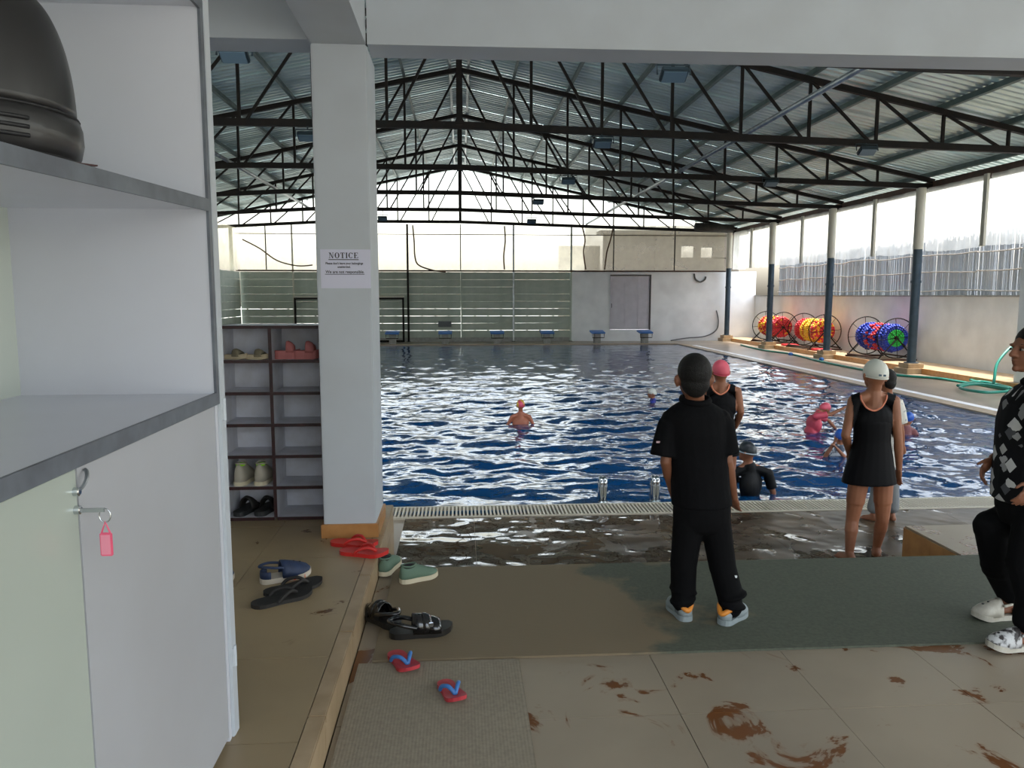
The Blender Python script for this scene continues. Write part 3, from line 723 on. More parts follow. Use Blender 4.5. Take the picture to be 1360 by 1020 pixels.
for k, (x, y, c) in enumerate(((11.7, 24.2, 'red'), (11.7, 26.6, 'red'))):
    tag(MB().box(x-.25, x+.2, y-.3, y+.3, -.2, -.13).build('kick_board', MATS['float_red'], origin=(x, y, -.2), bevel=.02), ['red flat board on the ledge right of the yellow reel', 'red flat board on the ledge beyond the yellow reel'][k], 'board', 'red boards on the ledge')

# ================================================================== mats
tag(MB().box(-.40, 5.3, 3.235, 4.385, .001, .011).build('runner_mat', runner_m, origin=(2.4, 3.8, 0)), 'long dark green ribbed runner mat along the step', 'mat')
tag(MB().box(-.455, .245, 1.2, 3.215, .001, .010).build('door_mat', mat2_m, origin=(-.1, 2.2, 0)), 'grey ribbed mat beside the raised walkway', 'mat')

# ================================================================== locker
lk = thing('locker', 'white laminate locker with grey edging and open shelves', 'locker', (-1.05, 1.3, .15))
LX = -.76; LB = -1.34; LY0 = -.4; LY1 = 2.44
MB().box(LB, LX - .004, LY1 - .022, LY1, .15, 2.47).build('side_panel', laminate, lk)
MB().box(LB, LX - .004, LY0, LY0 + .02, .15, 2.47).build('side_panel', laminate, lk)
MB().box(LB - .015, LB, LY0, LY1, .15, 2.47).build('back_panel', laminate_green, lk)
for z0, z1, ez0, ez1 in ((1.27, 1.297, 1.262, 1.300), (1.858, 1.884, 1.853, 1.889), (2.44, 2.47, 2.435, 2.475)):
    k_ = .034 if 1.5 < z0 < 2 else 0                     # the upper shelf has dropped a little at its near end
    def tilt_box(x0, x1, y0, y1, a, b, k_=k_):
        m_ = MB().box(x0, x1, y0, y1, a, b); m_.v = [(p[0], p[1], p[2] - (LY1 - p[1])*k_) for p in m_.v]; return m_
    sh = tilt_box(LB, LX - .004, LY0 + .02, LY1 - .022, z0, z1).build('shelf', laminate, lk)
    tilt_box(LX - .004, LX + .004, LY0, LY1 - .022, ez0, ez1).build('edge_strip', edge_grey, sh)
MB().box(LX - .004, LX + .004, LY1 - .024, LY1 + .002, 1.262, 2.475).build('edge_strip', edge_grey, lk)
MB().box(LB, LX - .03, LY0, LY1 - .03, .15, .18).build('base', laminate, lk)
d1 = MB().box(LX - .024, LX - .004, LY0 + .02, 1.545, .17, 1.258).build('door', door_reflect, lk)
d2 = MB().box(LX - .024, LX - .004, 1.552, LY1 - .03, .17, 1.258).build('door', door_lam, lk)
for z in (1.215, 1.178):
    MB().lathe([(.009, 0), (.009, .012), (.006, .014)], (LX - .006, 1.535, z), 12, Matrix.Rotation(PI/2, 3, 'Y')).build('lock', chrome, d1)
MB().tube(smooth_path([(LX, 1.54, 1.215), (LX + .008, 1.545, 1.222), (LX + .012, 1.555, 1.236), (LX + .006, 1.57, 1.248), (LX, 1.575, 1.25)], 4), .004, 6).build('hasp', galv, d2)
# white end post with hinges
ep = MB().box(LX - .035, LX + .006, LY1 + .002, LY1 + .055, .15, 2.55).build('end_post', white_paint, lk, bevel=.004)
for z in (1.24, .42):
    MB().tube([(LX + .008, LY1 + .03, z - .035), (LX + .008, LY1 + .03, z + .035)], .006, 8).build('hinge', white_paint, ep)
    MB().box(LX + .002, LX + .008, LY1 + .012, LY1 + .05, z - .03, z + .03).build('hinge_plate', white_paint, ep)
# key with a pink tag
ky = thing('locker_key', 'small key with pink tag hanging from the locker door', 'key', (LX, 1.535, 1.178))
MB().box(LX + .006, LX + .052, 1.533, 1.537, 1.173, 1.181).build('key_blade', galv, ky)
MB().tube([(LX + .052 + .011*math.cos(a), 1.535 , 1.166 + .014*math.sin(a)) for a in [2*PI*k/20 for k in range(20)]], .0014, 6, closed=True).build('key_ring', chrome, ky, smooth=True)
pink = mat('pink_tag', rgb(226, 96, 128), .3)
pk = mat('pink_insert', rgb(228, 140, 160), .4)
MB().tube([(LX + .044, 1.535, 1.131), (LX + .052, 1.535, 1.153), (LX + .060, 1.535, 1.131)], .002, 6).build('loop', pink, ky)
MB().box(LX + .040, LX + .064, 1.532, 1.538, 1.083, 1.131).build('tag', pink, ky, bevel=.002)
MB().box(LX + .043, LX + .061, 1.5312, 1.5322, 1.087, 1.127).build('tag_insert', pk, ky)

# helmet on the upper shelf
hm = mat('helmet_black', rgb(34, 33, 33), .38, coat=.15); hm2 = mat('helmet_rubber', rgb(30, 30, 32), .55)
hx, hy, hz = -.912, 1.64, 1.8635
h = thing('motorcycle_helmet', 'glossy black motorcycle helmet on the upper locker shelf', 'helmet', (hx, hy, hz))
a_, b_ = .137, .168
def hsec(z, sx, sy, n=40): return [Vector((sx*math.cos(2*PI*k/n), sy*math.sin(2*PI*k/n), z)) for k in range(n)]
MB().rings([hsec(.0, a_*.86, b_*.86), hsec(.006, a_*.93, b_*.93), hsec(.02, a_*.99, b_*.99), hsec(.045, a_*1.03, b_*1.03), hsec(.075, a_*1.02, b_*1.02), hsec(.092, a_*.985, b_*.985)]).build('chin_band', hm, h, True, world=False)
MB().rings([hsec(.094 + .25*math.sin(q), a_*.955*math.cos(q)**.62, b_*.955*math.cos(q)**.62) for q in [PI/2*.985*k/22 for k in range(23)]]).build('visor_shell', hm, h, True, world=False)
MB().tube([p for p in hsec(.093, a_*.975, b_*.975)], .003, 6, closed=True).build('trim_bead', hm2, h, True, world=False)
MB().tube([p for p in hsec(.004, a_*.93, b_*.93)], .006, 8, closed=True).build('neck_trim', hm2, h, True, world=False)
for k, z in enumerate((.032, .048, .064)):
    MB().tube([Vector((a_*1.035*math.cos(t_), b_*1.035*math.sin(t_), z)) for t_ in [-2.0 + .07*j for j in range(10)]], .0042, 6).build('vent', hm2, h, True, world=False)
    MB().tube([Vector((a_*1.035*math.cos(t_), b_*1.035*math.sin(t_), z)) for t_ in [-1.15 + .07*j for j in range(8)]], .0042, 6).build('vent', hm2, h, True, world=False)
MB().tube(smooth_path([Vector((a_*1.035*math.cos(t_), b_*1.035*math.sin(t_), z)) for t_, z in ((-1.29, .066), (-1.24, .06), (-1.24, .045), (-1.29, .038), (-1.22, .034))], 4), .004, 6).build('latch', hm2, h, True, world=False)
MB().add([(.085, -.02, .001), (.155, .05, .001), (.165, .044, .001), (.10, -.035, .001), (.085, -.02, .004), (.155, .05, .004), (.165, .044, .004), (.10, -.035, .004)], [(0,3,2,1),(4,5,6,7),(0,1,5,4),(1,2,6,5),(2,3,7,6),(3,0,4,7)]).build('strap', mat('strap_red', rgb(66, 34, 34), .6), h, world=False)

# ================================================================== shoe rack
RX0, RX1, RY0, RY1, RZ_0, RZ_1 = -1.53, -.872, 4.94, 5.24, .15, 1.41
rk = thing('shoe_rack', 'white pigeonhole shoe rack with dark maroon edging', 'shoe rack', ((RX0+RX1)/2, RY0, .15))
MB().box(RX0, RX1, RY1 - .012, RY1, RZ_0, RZ_1).build('back_panel', rack_white, rk)
def board(name, x0, x1, z0, z1):
    b = MB().box(x0, x1, RY0 + .006, RY1 - .012, z0, z1).build(name, rack_white, rk)
    MB().box(x0, x1, RY0 - .002, RY0 + .006, z0, z1).build('edge_strip', maroon, b)
XM = (RX0 + RX1)/2 - .005
board('side_panel', RX0, RX0 + .018, RZ_0, RZ_1); board('divider', XM - .01, XM + .01, RZ_0 + .02, RZ_1 - .02)
b = MB().box(RX1 - .03, RX1, RY0 + .006, RY1, RZ_0, RZ_1).build('side_panel', maroon, rk); MB().box(RX1 - .03, RX1, RY0 - .002, RY0 + .006, RZ_0, RZ_1).build('edge_strip', maroon, b)
tp = MB().box(RX0, RX1, RY0 + .006, RY1, RZ_1 - .018, RZ_1).build('top', rack_white, rk); MB().box(RX0, RX1, RY0 - .002, RY0 + .006, RZ_1 - .02, RZ_1).build('edge_strip', maroon, tp)
RSZ = [.17 + .2045*k for k in range(6)]
for z in RSZ:
    for x0, x1 in ((RX0 + .018, XM - .01), (XM + .01, RX1 - .03)): board('shelf', x0, x1, z - .02, z)

# ================================================================== notice
t = thing('notice_sign', 'white paper notice taped to the white column', 'notice', (-.66, 4.548, 1.75))
NX0, NX1, NZ0, NZ1 = -.806, -.520, 1.64, 1.862
MB().box(NX0, NX1, 4.5475, 4.5495, NZ0, NZ1).build('paper', paper, t)
def txt(s, size, cx, z, wd, bold):
    cu = bpy.data.curves.new('lettering', 'FONT'); cu.body = s; cu.size = size; cu.align_x = 'CENTER'; cu.offset = bold; cu.fill_mode = 'FRONT'
    o = bpy.data.objects.new('lettering', cu); C.objects.link(o); bpy.context.view_layer.update()
    dg = bpy.context.evaluated_depsgraph_get(); me = bpy.data.meshes.new_from_object(o.evaluated_get(dg)); bpy.data.objects.remove(o)
    xs_ = [v.co.x for v in me.vertices]; k = wd / (max(xs_) - min(xs_)); mx = (max(xs_) + min(xs_))/2
    for v in me.vertices: v.co = Vector(((v.co.x - mx)*k, 0, v.co.y))
    me.materials.clear(); me.materials.append(ink)
    o = bpy.data.objects.new('lettering', me); link(o, t); o.location = Vector((cx, 4.5468, z)) - t.location; return o
def serif(s, x0, z0, h, wtot, m):
    """serif capitals drawn from bars, curves and feet"""
    mb = MB(); y0, y1 = 4.5466, 4.5474; n = len(s); thick = h*.2; thin = h*.07
    wid = {'N': 1.0, 'O': 1.0, 'T': .9, 'I': .5, 'C': .95, 'E': .88}; tot = sum(wid[c] for c in s); sc = wtot/tot; x = x0
    def bx(a, b, c, d): mb.box(a, b, y0, y1, c, d)
    def foot(xc, z, w_): bx(xc - w_/2, xc + w_/2, z, z + thin*.8)
    for c in s:
        w_ = wid[c]*sc; g = sc*.09; a = x + g; b = x + w_ - g
        if c == 'I': bx((a+b)/2 - thick/2, (a+b)/2 + thick/2, z0, z0+h); foot((a+b)/2, z0, b-a); foot((a+b)/2, z0+h-thin*.8, b-a)
        if c == 'N':
            bx(a+.1*sc, a+.1*sc+thin, z0, z0+h); bx(b-.1*sc-thin, b-.1*sc, z0, z0+h); foot(a+.1*sc, z0, .26*sc); foot(a+.08*sc, z0+h-thin*.8, .26*sc); foot(b-.1*sc, z0+h-thin*.8, .26*sc)
            p0, p1 = a+.08*sc, b-.1*sc; mb.add([(p0, y0, z0+h), (p0+thick, y0, z0+h), (p1, y0, z0), (p1-thick*.7, y0, z0), (p0, y1, z0+h), (p0+thick, y1, z0+h), (p1, y1, z0), (p1-thick*.7, y1, z0)], [(0,1,2,3),(7,6,5,4),(0,4,5,1),(1,5,6,2),(2,6,7,3),(3,7,4,0)])
        if c == 'T': bx((a+b)/2 - thick/2, (a+b)/2 + thick/2, z0, z0+h); foot((a+b)/2, z0, .4*sc); bx(a, b, z0+h-thin, z0+h); bx(a, a+thin, z0+h*.72, z0+h); bx(b-thin, b, z0+h*.72, z0+h)
        if c == 'E':
            bx(a+.06*sc, a+.06*sc+thick, z0, z0+h); bx(a, b, z0, z0+thin); bx(a, b-.03*sc, z0+h-thin, z0+h); bx(a, b-.2*sc, z0+h*.5-thin/2, z0+h*.5+thin/2); bx(b-thin, b, z0, z0+h*.28); bx(b-.03*sc-thin, b-.03*sc, z0+h*.74, z0+h); bx(b-.2*sc-thin, b-.2*sc, z0+h*.38, z0+h*.62)
        if c in 'OC':
            cx, cz = (a+b)/2, z0+h/2; rx, rz = (b-a)/2, h/2*1.03; N = 28; r0, r1 = (0, N) if c == 'O' else (3, N-3)
            for k in range(r0, r1):
                q = []
                for kk in (k, k+1):
                    an = 2*PI*kk/N; ix = rx - thick*1.0; iz = rz - thin
                    q.append((cx + rx*math.cos(an), cz + rz*math.sin(an))); q.append((cx + ix*math.cos(an), cz + iz*math.sin(an)))
                mb.add([(q[0][0], y0, q[0][1]), (q[2][0], y0, q[2][1]), (q[3][0], y0, q[3][1]), (q[1][0], y0, q[1][1])], [(0, 1, 2, 3)])
            if c == 'C': bx(b-thin*1.6, b-thin*.4, z0+h*.68, z0+h*.97)
        x += w_
    return mb.build('lettering', m, t)
serif('NOTICE', -.760, 1.812, .032, .172, ink)
MB().box(-.760, -.588, 4.5466, 4.5474, 1.8015, 1.806).build('underline', ink, t)
txt("Please don't leave your belongings", .017, -.670, 1.777, .214, .0004)
txt('unattended.', .017, -.672, 1.757, .074, .0004)
txt('We are not responsible.', .024, -.668, 1.726, .222, .0004)
MB().box(-.782, -.556, 4.5466, 4.5474, 1.7185, 1.7215).build('underline', ink, t)

# ================================================================== SHOES (toe along +Y, sole on z = 0)
TS = [0, .02, .07, .16, .3, .45, .6, .72, .82, .9, .96, 1.0]
HW = [.02, .2, .33, .4, .4, .4, .45, .5, .49, .42, .28, .04]
def hwid(t): return float(np.interp(t, TS, HW))
def sole(mb, L, W, z0, z1, lift=0.0, grow=0.0, t0=0.0, t1=1.0, n=22):
    top = []
    ts = [t0 + (t1-t0)*(1-math.cos(PI*k/n))/2 for k in range(n+1)]
    lo = [(-hwid(t)*W - grow, t*L, t) for t in ts]; ro = [(hwid(t)*W + grow, t*L, t) for t in reversed(ts)]
    ring = lo + ro; k = len(ring)
    def lz(t): return lift*max(0, t-.62)**2*6
    vs = [(x, y, z0 + lz(t)) for x, y, t in ring] + [(x, y, z1 + lz(t)) for x, y, t in ring]
    fs = [(i, (i+1) % k, k+(i+1) % k, k+i) for i in range(k)]
    h = n + 1
    for i in range(n):
        a, b = i, i+1; c, d = k-1-i, k-2-i
        fs.append((a, c, d, b)); fs.append((k+a, k+b, k+d, k+c))
    return mb.add(vs, fs)
def arch(mb, st, th, n=12):
    """st: (y, half width, height, z base); a band with thickness th arching over the foot"""
    rs = []
    for y, hw, h, zb_ in st:
        o = [(hw*math.cos(PI*k/n), y, zb_ + h*math.sin(PI*k/n)**.8) for k in range(n+1)]
        i = [((hw-th)*math.cos(PI*k/n), y, zb_ + max(.002, h-th)*math.sin(PI*k/n)**.8) for k in range(n, -1, -1)]
        rs.append(o + i)
    return mb.rings(rs)
def upper(mb, L, W, zb_, prof, n=14):
    rs = []
    for t, h, g in prof:
        hw = hwid(t)*W*g
        rs.append([(hw*math.cos(PI*k/n), t*L, zb_ + h*(math.sin(PI*k/n)**.75 if k not in (0, n) else 0)) for k in range(n+1)])
    return mb.rings(rs)

def flip_flop(t, L, W, sm, stm, th=.018):
    sole(MB(), L, W, 0, th, .02).build('sole', sm, t, world=False)
    p = (0, .74*L, th + .004)
    MB().tube(smooth_path([p, (-.22*W, .62*L, th + .028), (-.40*W, .46*L, th + .02), (-.42*W, .36*L, th - .004)], 5), .0088, 8).build('strap', stm, t, True, world=False)
    MB().tube(smooth_path([p, (.22*W, .62*L, th + .028), (.40*W, .46*L, th + .02), (.42*W, .36*L, th - .004)], 5), .0088, 8).build('strap', stm, t, True, world=False)
    MB().tube([(0, .75*L, th), (0, .735*L, th + .016)], .005, 8).build('toe_post', stm, t, True, world=False)
def slide(t, L, W, sm, stm, th=.03, h=.055):
    sole(MB(), L, W, 0, th, .012).build('sole', sm, t, world=False, bevel=.003)
    arch(MB(), [(.46*L, .44*W, h*.95, th-.012), (.56*L, .47*W, h, th-.012), (.68*L, .51*W, h*.85, th-.012), (.78*L, .52*W, h*.62, th-.012)], .008).build('strap', stm, t, True, world=False)
def clog(t, L, W, m, sm, txt_m=None, strap_m=None):
    sole(MB(), L, W, 0, .026, .02, .003).build('sole', sm, t, world=False, bevel=.003)
    arch(MB(), [(.40*L, .43*W, .085, .02), (.5*L, .47*W, .08, .02), (.65*L, .52*W, .068, .02), (.8*L, .51*W, .054, .022), (.92*L, .40*W, .036, .026), (.985*L, .16*W, .012, .032)], .006).build('toe_cap', m, t, True, world=False)
    for k, (x, y) in enumerate(((-.18, .6), (.18, .6), (0, .66), (-.22, .72), (.22, .72), (0, .78))):
        z = .02 + .07*(1-abs(x)) - (.78 > y)*.0 - max(0, y-.6)*.075
        MB().lathe([(.006, 0), (.006, .006)], (x*W, y*L, z - .003), 8).build('hole', ink, t, world=False)
    MB().rings([[(hwid(.3-.0*a)*0 + W*.40*math.cos(a)*q, .18*L + .17*L*math.sin(a)*q - (0), z) for a in [PI + PI*k/12 for k in range(13)] + []] + [(W*.40*math.cos(a)*q*.88, .18*L + .17*L*math.sin(a)*q*.88, z) for a in [2*PI - PI*k/12 for k in range(13)]] for q, z in ((1.0, .02), (1.02, .045), (.98, .062))]).build('heel_counter', m, t, True, world=False)
    MB().tube(smooth_path([(-.43*W, .42*L, .075), (-.40*W, .2*L, .085), (0, .0*L, .088 - (.03 if strap_m else 0)), (.40*W, .2*L, .085), (.43*W, .42*L, .075)], 6), .013 if strap_m else .007, 8).build('heel_strap', strap_m or m, t, True, world=False)
    if txt_m:
        for k in range(4):
            x = W*.5 + .0045; y = (.52 + .1*k)*L
            if k in (1, 2): MB().tube([(hwid(.6)*W + .006 , y + .007*math.cos(a), .014 + .009*math.sin(a)) for a in [2*PI*j/12 for j in range(12)]], .002, 5, closed=True).build('print', txt_m, t, world=False)
            else: MB().box(hwid(.6)*W + .004, hwid(.6)*W + .0075, y - .002, y + .002, .005, .023).build('print', txt_m, t, world=False)
def slip_on(t, L, W, m, sm, lin_m, heel=.07, mouth=.3):
    sole(MB(), L, W, 0, .026, .018, .003).build('sole', sm, t, world=False, bevel=.004)
    upper(MB(), L, W, .024, [(.012, heel*.55, 1.15), (.03, heel*.92, 1.05), (.08, heel, .98), (.2, heel*.92, .97), (.34, heel*.95, .97), (.44, heel*.98, .97), (.58, heel*.8, .98), (.74, heel*.58, .98), (.88, heel*.42, .97), (.96, heel*.26, .95), (.99, heel*.1, .9)]).build('upper', m, t, True, world=False)
    MB().ell((0, .235*L, .024 + heel*.93), (.29*W, .17*L, .012)).build('lining', lin_m, t, True, world=False)
    MB().tube([(.31*W*math.cos(a), .235*L + .185*L*math.sin(a), .024 + heel*(.98 + .08*abs(math.sin(a)))) for a in [2*PI*k/20 for k in range(20)]], .005, 6, closed=True).build('collar', m, t, True, world=False)
def sandal(t, L, W, m, sm):
    sole(MB(), L, W, 0, .028, .02, .002).build('sole', sm, t, world=False, bevel=.004)
    arch(MB(), [(.36*L, .42*W, .085, .02), (.48*L, .46*W, .082, .02), (.56*L, .48*W, .076, .02)], .006).build('instep_strap', m, t, True, world=False)
    arch(MB(), [(.62*L, .5*W, .066, .02), (.72*L, .53*W, .058, .02), (.80*L, .52*W, .05, .02)], .006).build('toe_strap', m, t, True, world=False)
    arch(MB(), [(.52*L, .47*W, .084, .02), (.58*L, .48*W, .081, .02), (.66*L, .5*W, .068, .02)], .012, ).build('tongue', m, t, True, world=False)
    MB().tube(smooth_path([(-.43*W, .42*L, .05), (-.42*W, .2*L, .07), (0, .0*L, .078), (.42*W, .2*L, .07), (.43*W, .42*L, .05)], 6), .011, 8).build('heel_strap', m, t, True, world=False)
    MB().box(.38*W, .46*W, .60*L, .68*L, .05, .075).build('buckle', chrome, t, world=False, bevel=.003)

def put(fn, name, label, heel, toe, group, args, z=0.0, Wr=.40, cat='shoe', flat=True):
    a = atz(heel[0], heel[1], z) if len(heel) == 2 else Vector(heel); b = atz(toe[0], toe[1], z) if len(toe) == 2 else Vector(toe)
    d = b - a; L = d.length
    t = thing(name, label, cat, a, math.atan2(-d.x, d.y), group)
    fn(t, L, L*Wr, *args)
    return t
navy = mat('clog_navy', rgb(34, 50, 82), .6, col2=rgb(28, 42, 70), scale=30); cream = mat('sole_cream', rgb(196, 186, 170), .6)
orange = mat('orange_print', rgb(222, 98, 60), .5); blackrub = mat('black_rubber', rgb(38, 34, 32), .6, col2=rgb(28, 26, 25), scale=20)
tan_s = mat('tan_sole', rgb(150, 128, 104), .7); red_r = mat('red_rubber', rgb(196, 40, 36), .45); red_k = mat('red_kid', rgb(190, 58, 66), .5, col2=rgb(168, 48, 58), scale=25)
blue_k = mat('blue_kid', rgb(58, 112, 176), .45); sage = mat('sage_knit', rgb(98, 122, 104), .8, bump=.3, bscale=250); ivory = mat('ivory', rgb(206, 196, 170), .55)
dark_in = mat('dark_lining', rgb(24, 24, 28), .8); patent = mat('patent_black', rgb(14, 14, 16), .14, coat=.6); patsole = mat('patent_sole', rgb(34, 32, 30), .35)
beige_s = mat('beige_foam', rgb(182, 168, 140), .7); olive_s = mat('olive_strap', rgb(120, 112, 92), .8); rose = mat('rose_foam', rgb(176, 104, 102), .6)
grey_sn = mat('grey_mesh', rgb(176, 170, 156), .8, bump=.3, bscale=300); lime = mat('lime_lining', rgb(160, 236, 40), .6); dark_sl = mat('dark_slide', rgb(40, 42, 44), .6)
W1 = 0.15
put(clog, 'clog', 'navy blue clog with orange digits on its pale sole, on the walkway', (345, 775), (413, 762), 'loose shoes on the walkway', (navy, cream, orange), W1, .40)
put(clog, 'clog', 'navy blue clog half hidden behind the locker edge', (272, 776), (312, 771), 'loose shoes on the walkway', (navy, cream, None), W1, .5)
put(flip_flop, 'flip_flop', 'black flip-flop behind its mate, nearer the blue clog', (350, 791), (428, 774), 'black flip-flops on the walkway', (blackrub, blackrub, .016), W1, .42)
put(flip_flop, 'flip_flop', 'black flip-flop in front, farther from the blue clog', (334, 808), (414, 787), 'black flip-flops on the walkway', (blackrub, blackrub, .018), W1, .42)
put(flip_flop, 'flip_flop', 'red flip-flop against the column base', (440, 722), (502, 727), 'red flip-flops by the column', (red_r, red_r, .022), W1, .42)
put(flip_flop, 'flip_flop', 'red flip-flop overhanging the walkway step edge', (452, 734), (516, 739), 'red flip-flops by the column', (red_r, red_r, .022), W1, .42)
put(slip_on, 'slip_on_shoe', 'sage green slip-on shoe tucked against the step riser', (508, 766), (526, 746), 'sage green slip-on shoes', (sage, ivory, dark_in), .012, .38)
put(slip_on, 'slip_on_shoe', 'sage green slip-on shoe standing out on the runner mat', (531, 775), (581, 764), 'sage green slip-on shoes', (sage, ivory, dark_in), .012, .38)
put(sandal, 'sandal', 'glossy black sandal touching the step riser', (528, 836), (485, 813), 'glossy black sandals', (patent, patsole), .012, .40)
put(sandal, 'sandal', 'glossy black sandal pointing away from the step', (517, 846), (601, 838), 'glossy black sandals', (patent, patsole), .012, .38)
put(flip_flop, 'flip_flop', 'small red flip-flop with blue strap at the runner mat edge', (522, 868), (549, 895), 'small red and blue flip-flops', (red_k, blue_k, .016), .011, .46)
put(flip_flop, 'flip_flop', 'small red flip-flop with blue strap lying closest to us', (588, 907), (611, 936), 'small red and blue flip-flops', (red_k, blue_k, .016), .011, .46)
# shoes in the rack
def rackshoe(fn, name, label, x, row, hd, L, args, group, Wr=.4, y=5.03):
    z = RSZ[row]; d = Vector((math.sin(hd), math.cos(hd), 0)); c = Vector((x, y, z)); return put(fn, name, label, c - d*L/2, c + d*L/2, group, args, z, Wr)
rackshoe(slide, 'slide_sandal', 'beige slide on the top rack shelf, left of its mate', -1.445, 5, 1.9, .17, (beige_s, olive_s, .03, .05), 'beige slides in the rack', .42, 5.02)
rackshoe(slide, 'slide_sandal', 'beige slide on the top rack shelf, next to the divider', -1.30, 5, 1.9, .17, (beige_s, olive_s, .03, .05), 'beige slides in the rack', .42, 5.0)
rackshoe(slide, 'slide_sandal', 'chunky rose pink slide beside the rack divider', -1.115, 5, 1.5, .16, (rose, rose, .055, .075), 'rose pink slides in the rack', .5, 5.02)
rackshoe(slide, 'slide_sandal', 'chunky rose pink slide beside the maroon rack side', -.985, 5, 1.6, .17, (rose, rose, .055, .075), 'rose pink slides in the rack', .5, 5.0)
rackshoe(slip_on, 'sneaker', 'grey sneaker with lime lining, farther from the divider', -1.43, 1, .1, .25, (grey_sn, ivory, lime, .115), 'grey and lime sneakers in the rack', .40, 5.08)
rackshoe(slip_on, 'sneaker', 'grey sneaker with lime lining, next to the divider', -1.305, 1, .05, .25, (grey_sn, ivory, lime, .115), 'grey and lime sneakers in the rack', .40, 5.08)
rackshoe(slide, 'slide_sandal', 'dark slide in the bottom pigeonhole, by the locker side', -1.43, 0, .25, .25, (dark_sl, blackrub, .03, .09), 'dark slides in the rack', .42, 5.08)
rackshoe(slide, 'slide_sandal', 'dark slide in the bottom pigeonhole, by the divider', -1.30, 0, .2, .25, (dark_sl, blackrub, .03, .09), 'dark slides in the rack', .42, 5.08)

# ================================================================== PEOPLE
skin = mat('skin_brown', rgb(128, 82, 58), .55, col2=rgb(116, 72, 50), scale=9); skin2 = mat('skin_tan', rgb(150, 98, 70), .55, col2=rgb(138, 88, 62), scale=9)
hair_m = mat('hair_black', rgb(11, 9, 8), .6, spec=.3, bump=.5, bscale=220)
black_c = mat('black_cloth', rgb(13, 13, 15), .85, spec=.1, bump=.15, bscale=90); black_p = mat('black_trousers', rgb(10, 10, 12), .85, spec=.12, bump=.1, bscale=60)
swim_b = mat('black_swimsuit', rgb(10, 10, 13), .6, spec=.1); white_cap = mat('white_cap', rgb(206, 206, 196), .45); pink_cap = mat('pink_cap', rgb(206, 82, 100), .45)
eye_w = mat('eye_white', rgb(150, 142, 134), .3); eye_d = mat('eye_dark', rgb(25, 18, 15), .2)
coral = mat('coral_trim', rgb(206, 122, 92), .6); grey_c = mat('grey_trousers', rgb(120, 124, 126), .8); goggle = mat('goggle_strap', rgb(176, 188, 196), .4)

def frame(f, tilt=0.0, roll=0.0):
    f = Vector((f[0], f[1], 0)).normalized(); x = Vector((f.y, -f.x, 0)); z = Vector((0, 0, 1))
    R = Matrix((x, f, z)).transposed()
    return R @ Matrix.Rotation(tilt, 3, 'X') @ Matrix.Rotation(roll, 3, 'Y')
def head_skin(mb, c, R, s, neck=None):
    def P(x, y, z): return c + R @ Vector((x, y, z))*s
    def e(x, y, z, a, b, d): mb.ell(P(x, y, z), (a*s, b*s, d*s), R)
    e(0, -.008, .012, .072, .09, .096); e(0, .03, -.035, .057, .056, .066); e(0, .045, -.07, .036, .036, .034)
    mb.cap(P(0, .080, .012), P(0, .100, -.022), .0085*s, .0145*s); e(.012, .09, -.027, .009, .01, .008); e(-.012, .09, -.027, .009, .01, .008)
    e(0, .080, -.050, .021, .014, .0075); e(0, .078, -.063, .018, .014, .008); e(0, .073, -.088, .018, .016, .015)
    e(.03, .072, .02, .022, .014, .009); e(-.03, .072, .02, .022, .014, .009)
    for k in (-1, 1): e(.078*k, -.010, -.012, .011, .017, .031); e(.087*k, -.018, -.004, .009, .012, .022)
    mb.cap(P(0, -.022, -.05), neck if neck is not None else P(0, -.03, -.15), .047*s, .05*s)
def eyes(c, R, s, par):
    for k in (-1, 1):
        p = c + R @ Vector((.031*k, .077, .002))*s
        o = MB().ell(p, (.012*s, .0088*s, .0055*s), R, 10, 8).build('eye', eye_w, par, True)
        MB().ell(c + R @ Vector((.031*k, .0850, .002))*s, (.006*s, .0035*s, .006*s), R, 8, 6).build('iris', eye_d, o, True)
        MB().tube([c + R @ Vector((.031*k + q, .0815 - abs(q)*.35, .021 + .004*math.cos(q*60)))*s for q in (-.018, -.009, 0, .009, .018)], .0024*s, 6).build('eyebrow', hair_m, par, True)
def hair(c, R, s, par, vox=.006):
    mb = MB(); P = lambda x, y, z: c + R @ Vector((x, y, z))*s
    mb.ell(P(0, -.017, .034), (.079*s, .091*s, .088*s), R); mb.ell(P(0, -.040, -.018), (.068*s, .058*s, .062*s), R); mb.ell(P(0, -.052, -.045), (.05*s, .035*s, .04*s), R)
    return mb.build('hair', hair_m, par, voxel=vox, smoothing=2)
def swim_cap(c, R, s, par, m, low=-.03):
    rs = []
    for k in range(11):
        a = math.radians(-16 + 104*k/10); r = math.cos(a); z = .020 + .098*math.sin(a)
        rs.append([c + R @ Vector((.081*r*math.cos(b), -.010 + .099*r*math.sin(b), z + .018*math.sin(b)*(1 - k/10)))*s for b in [2*PI*j/28 for j in range(28)]])
    o = MB().rings(rs).build('swim_cap', m, par, True)
    MB().tube([p for p in rs[0]], .004*s, 6, closed=True).build('cap_rim', m, o, True)
    return o
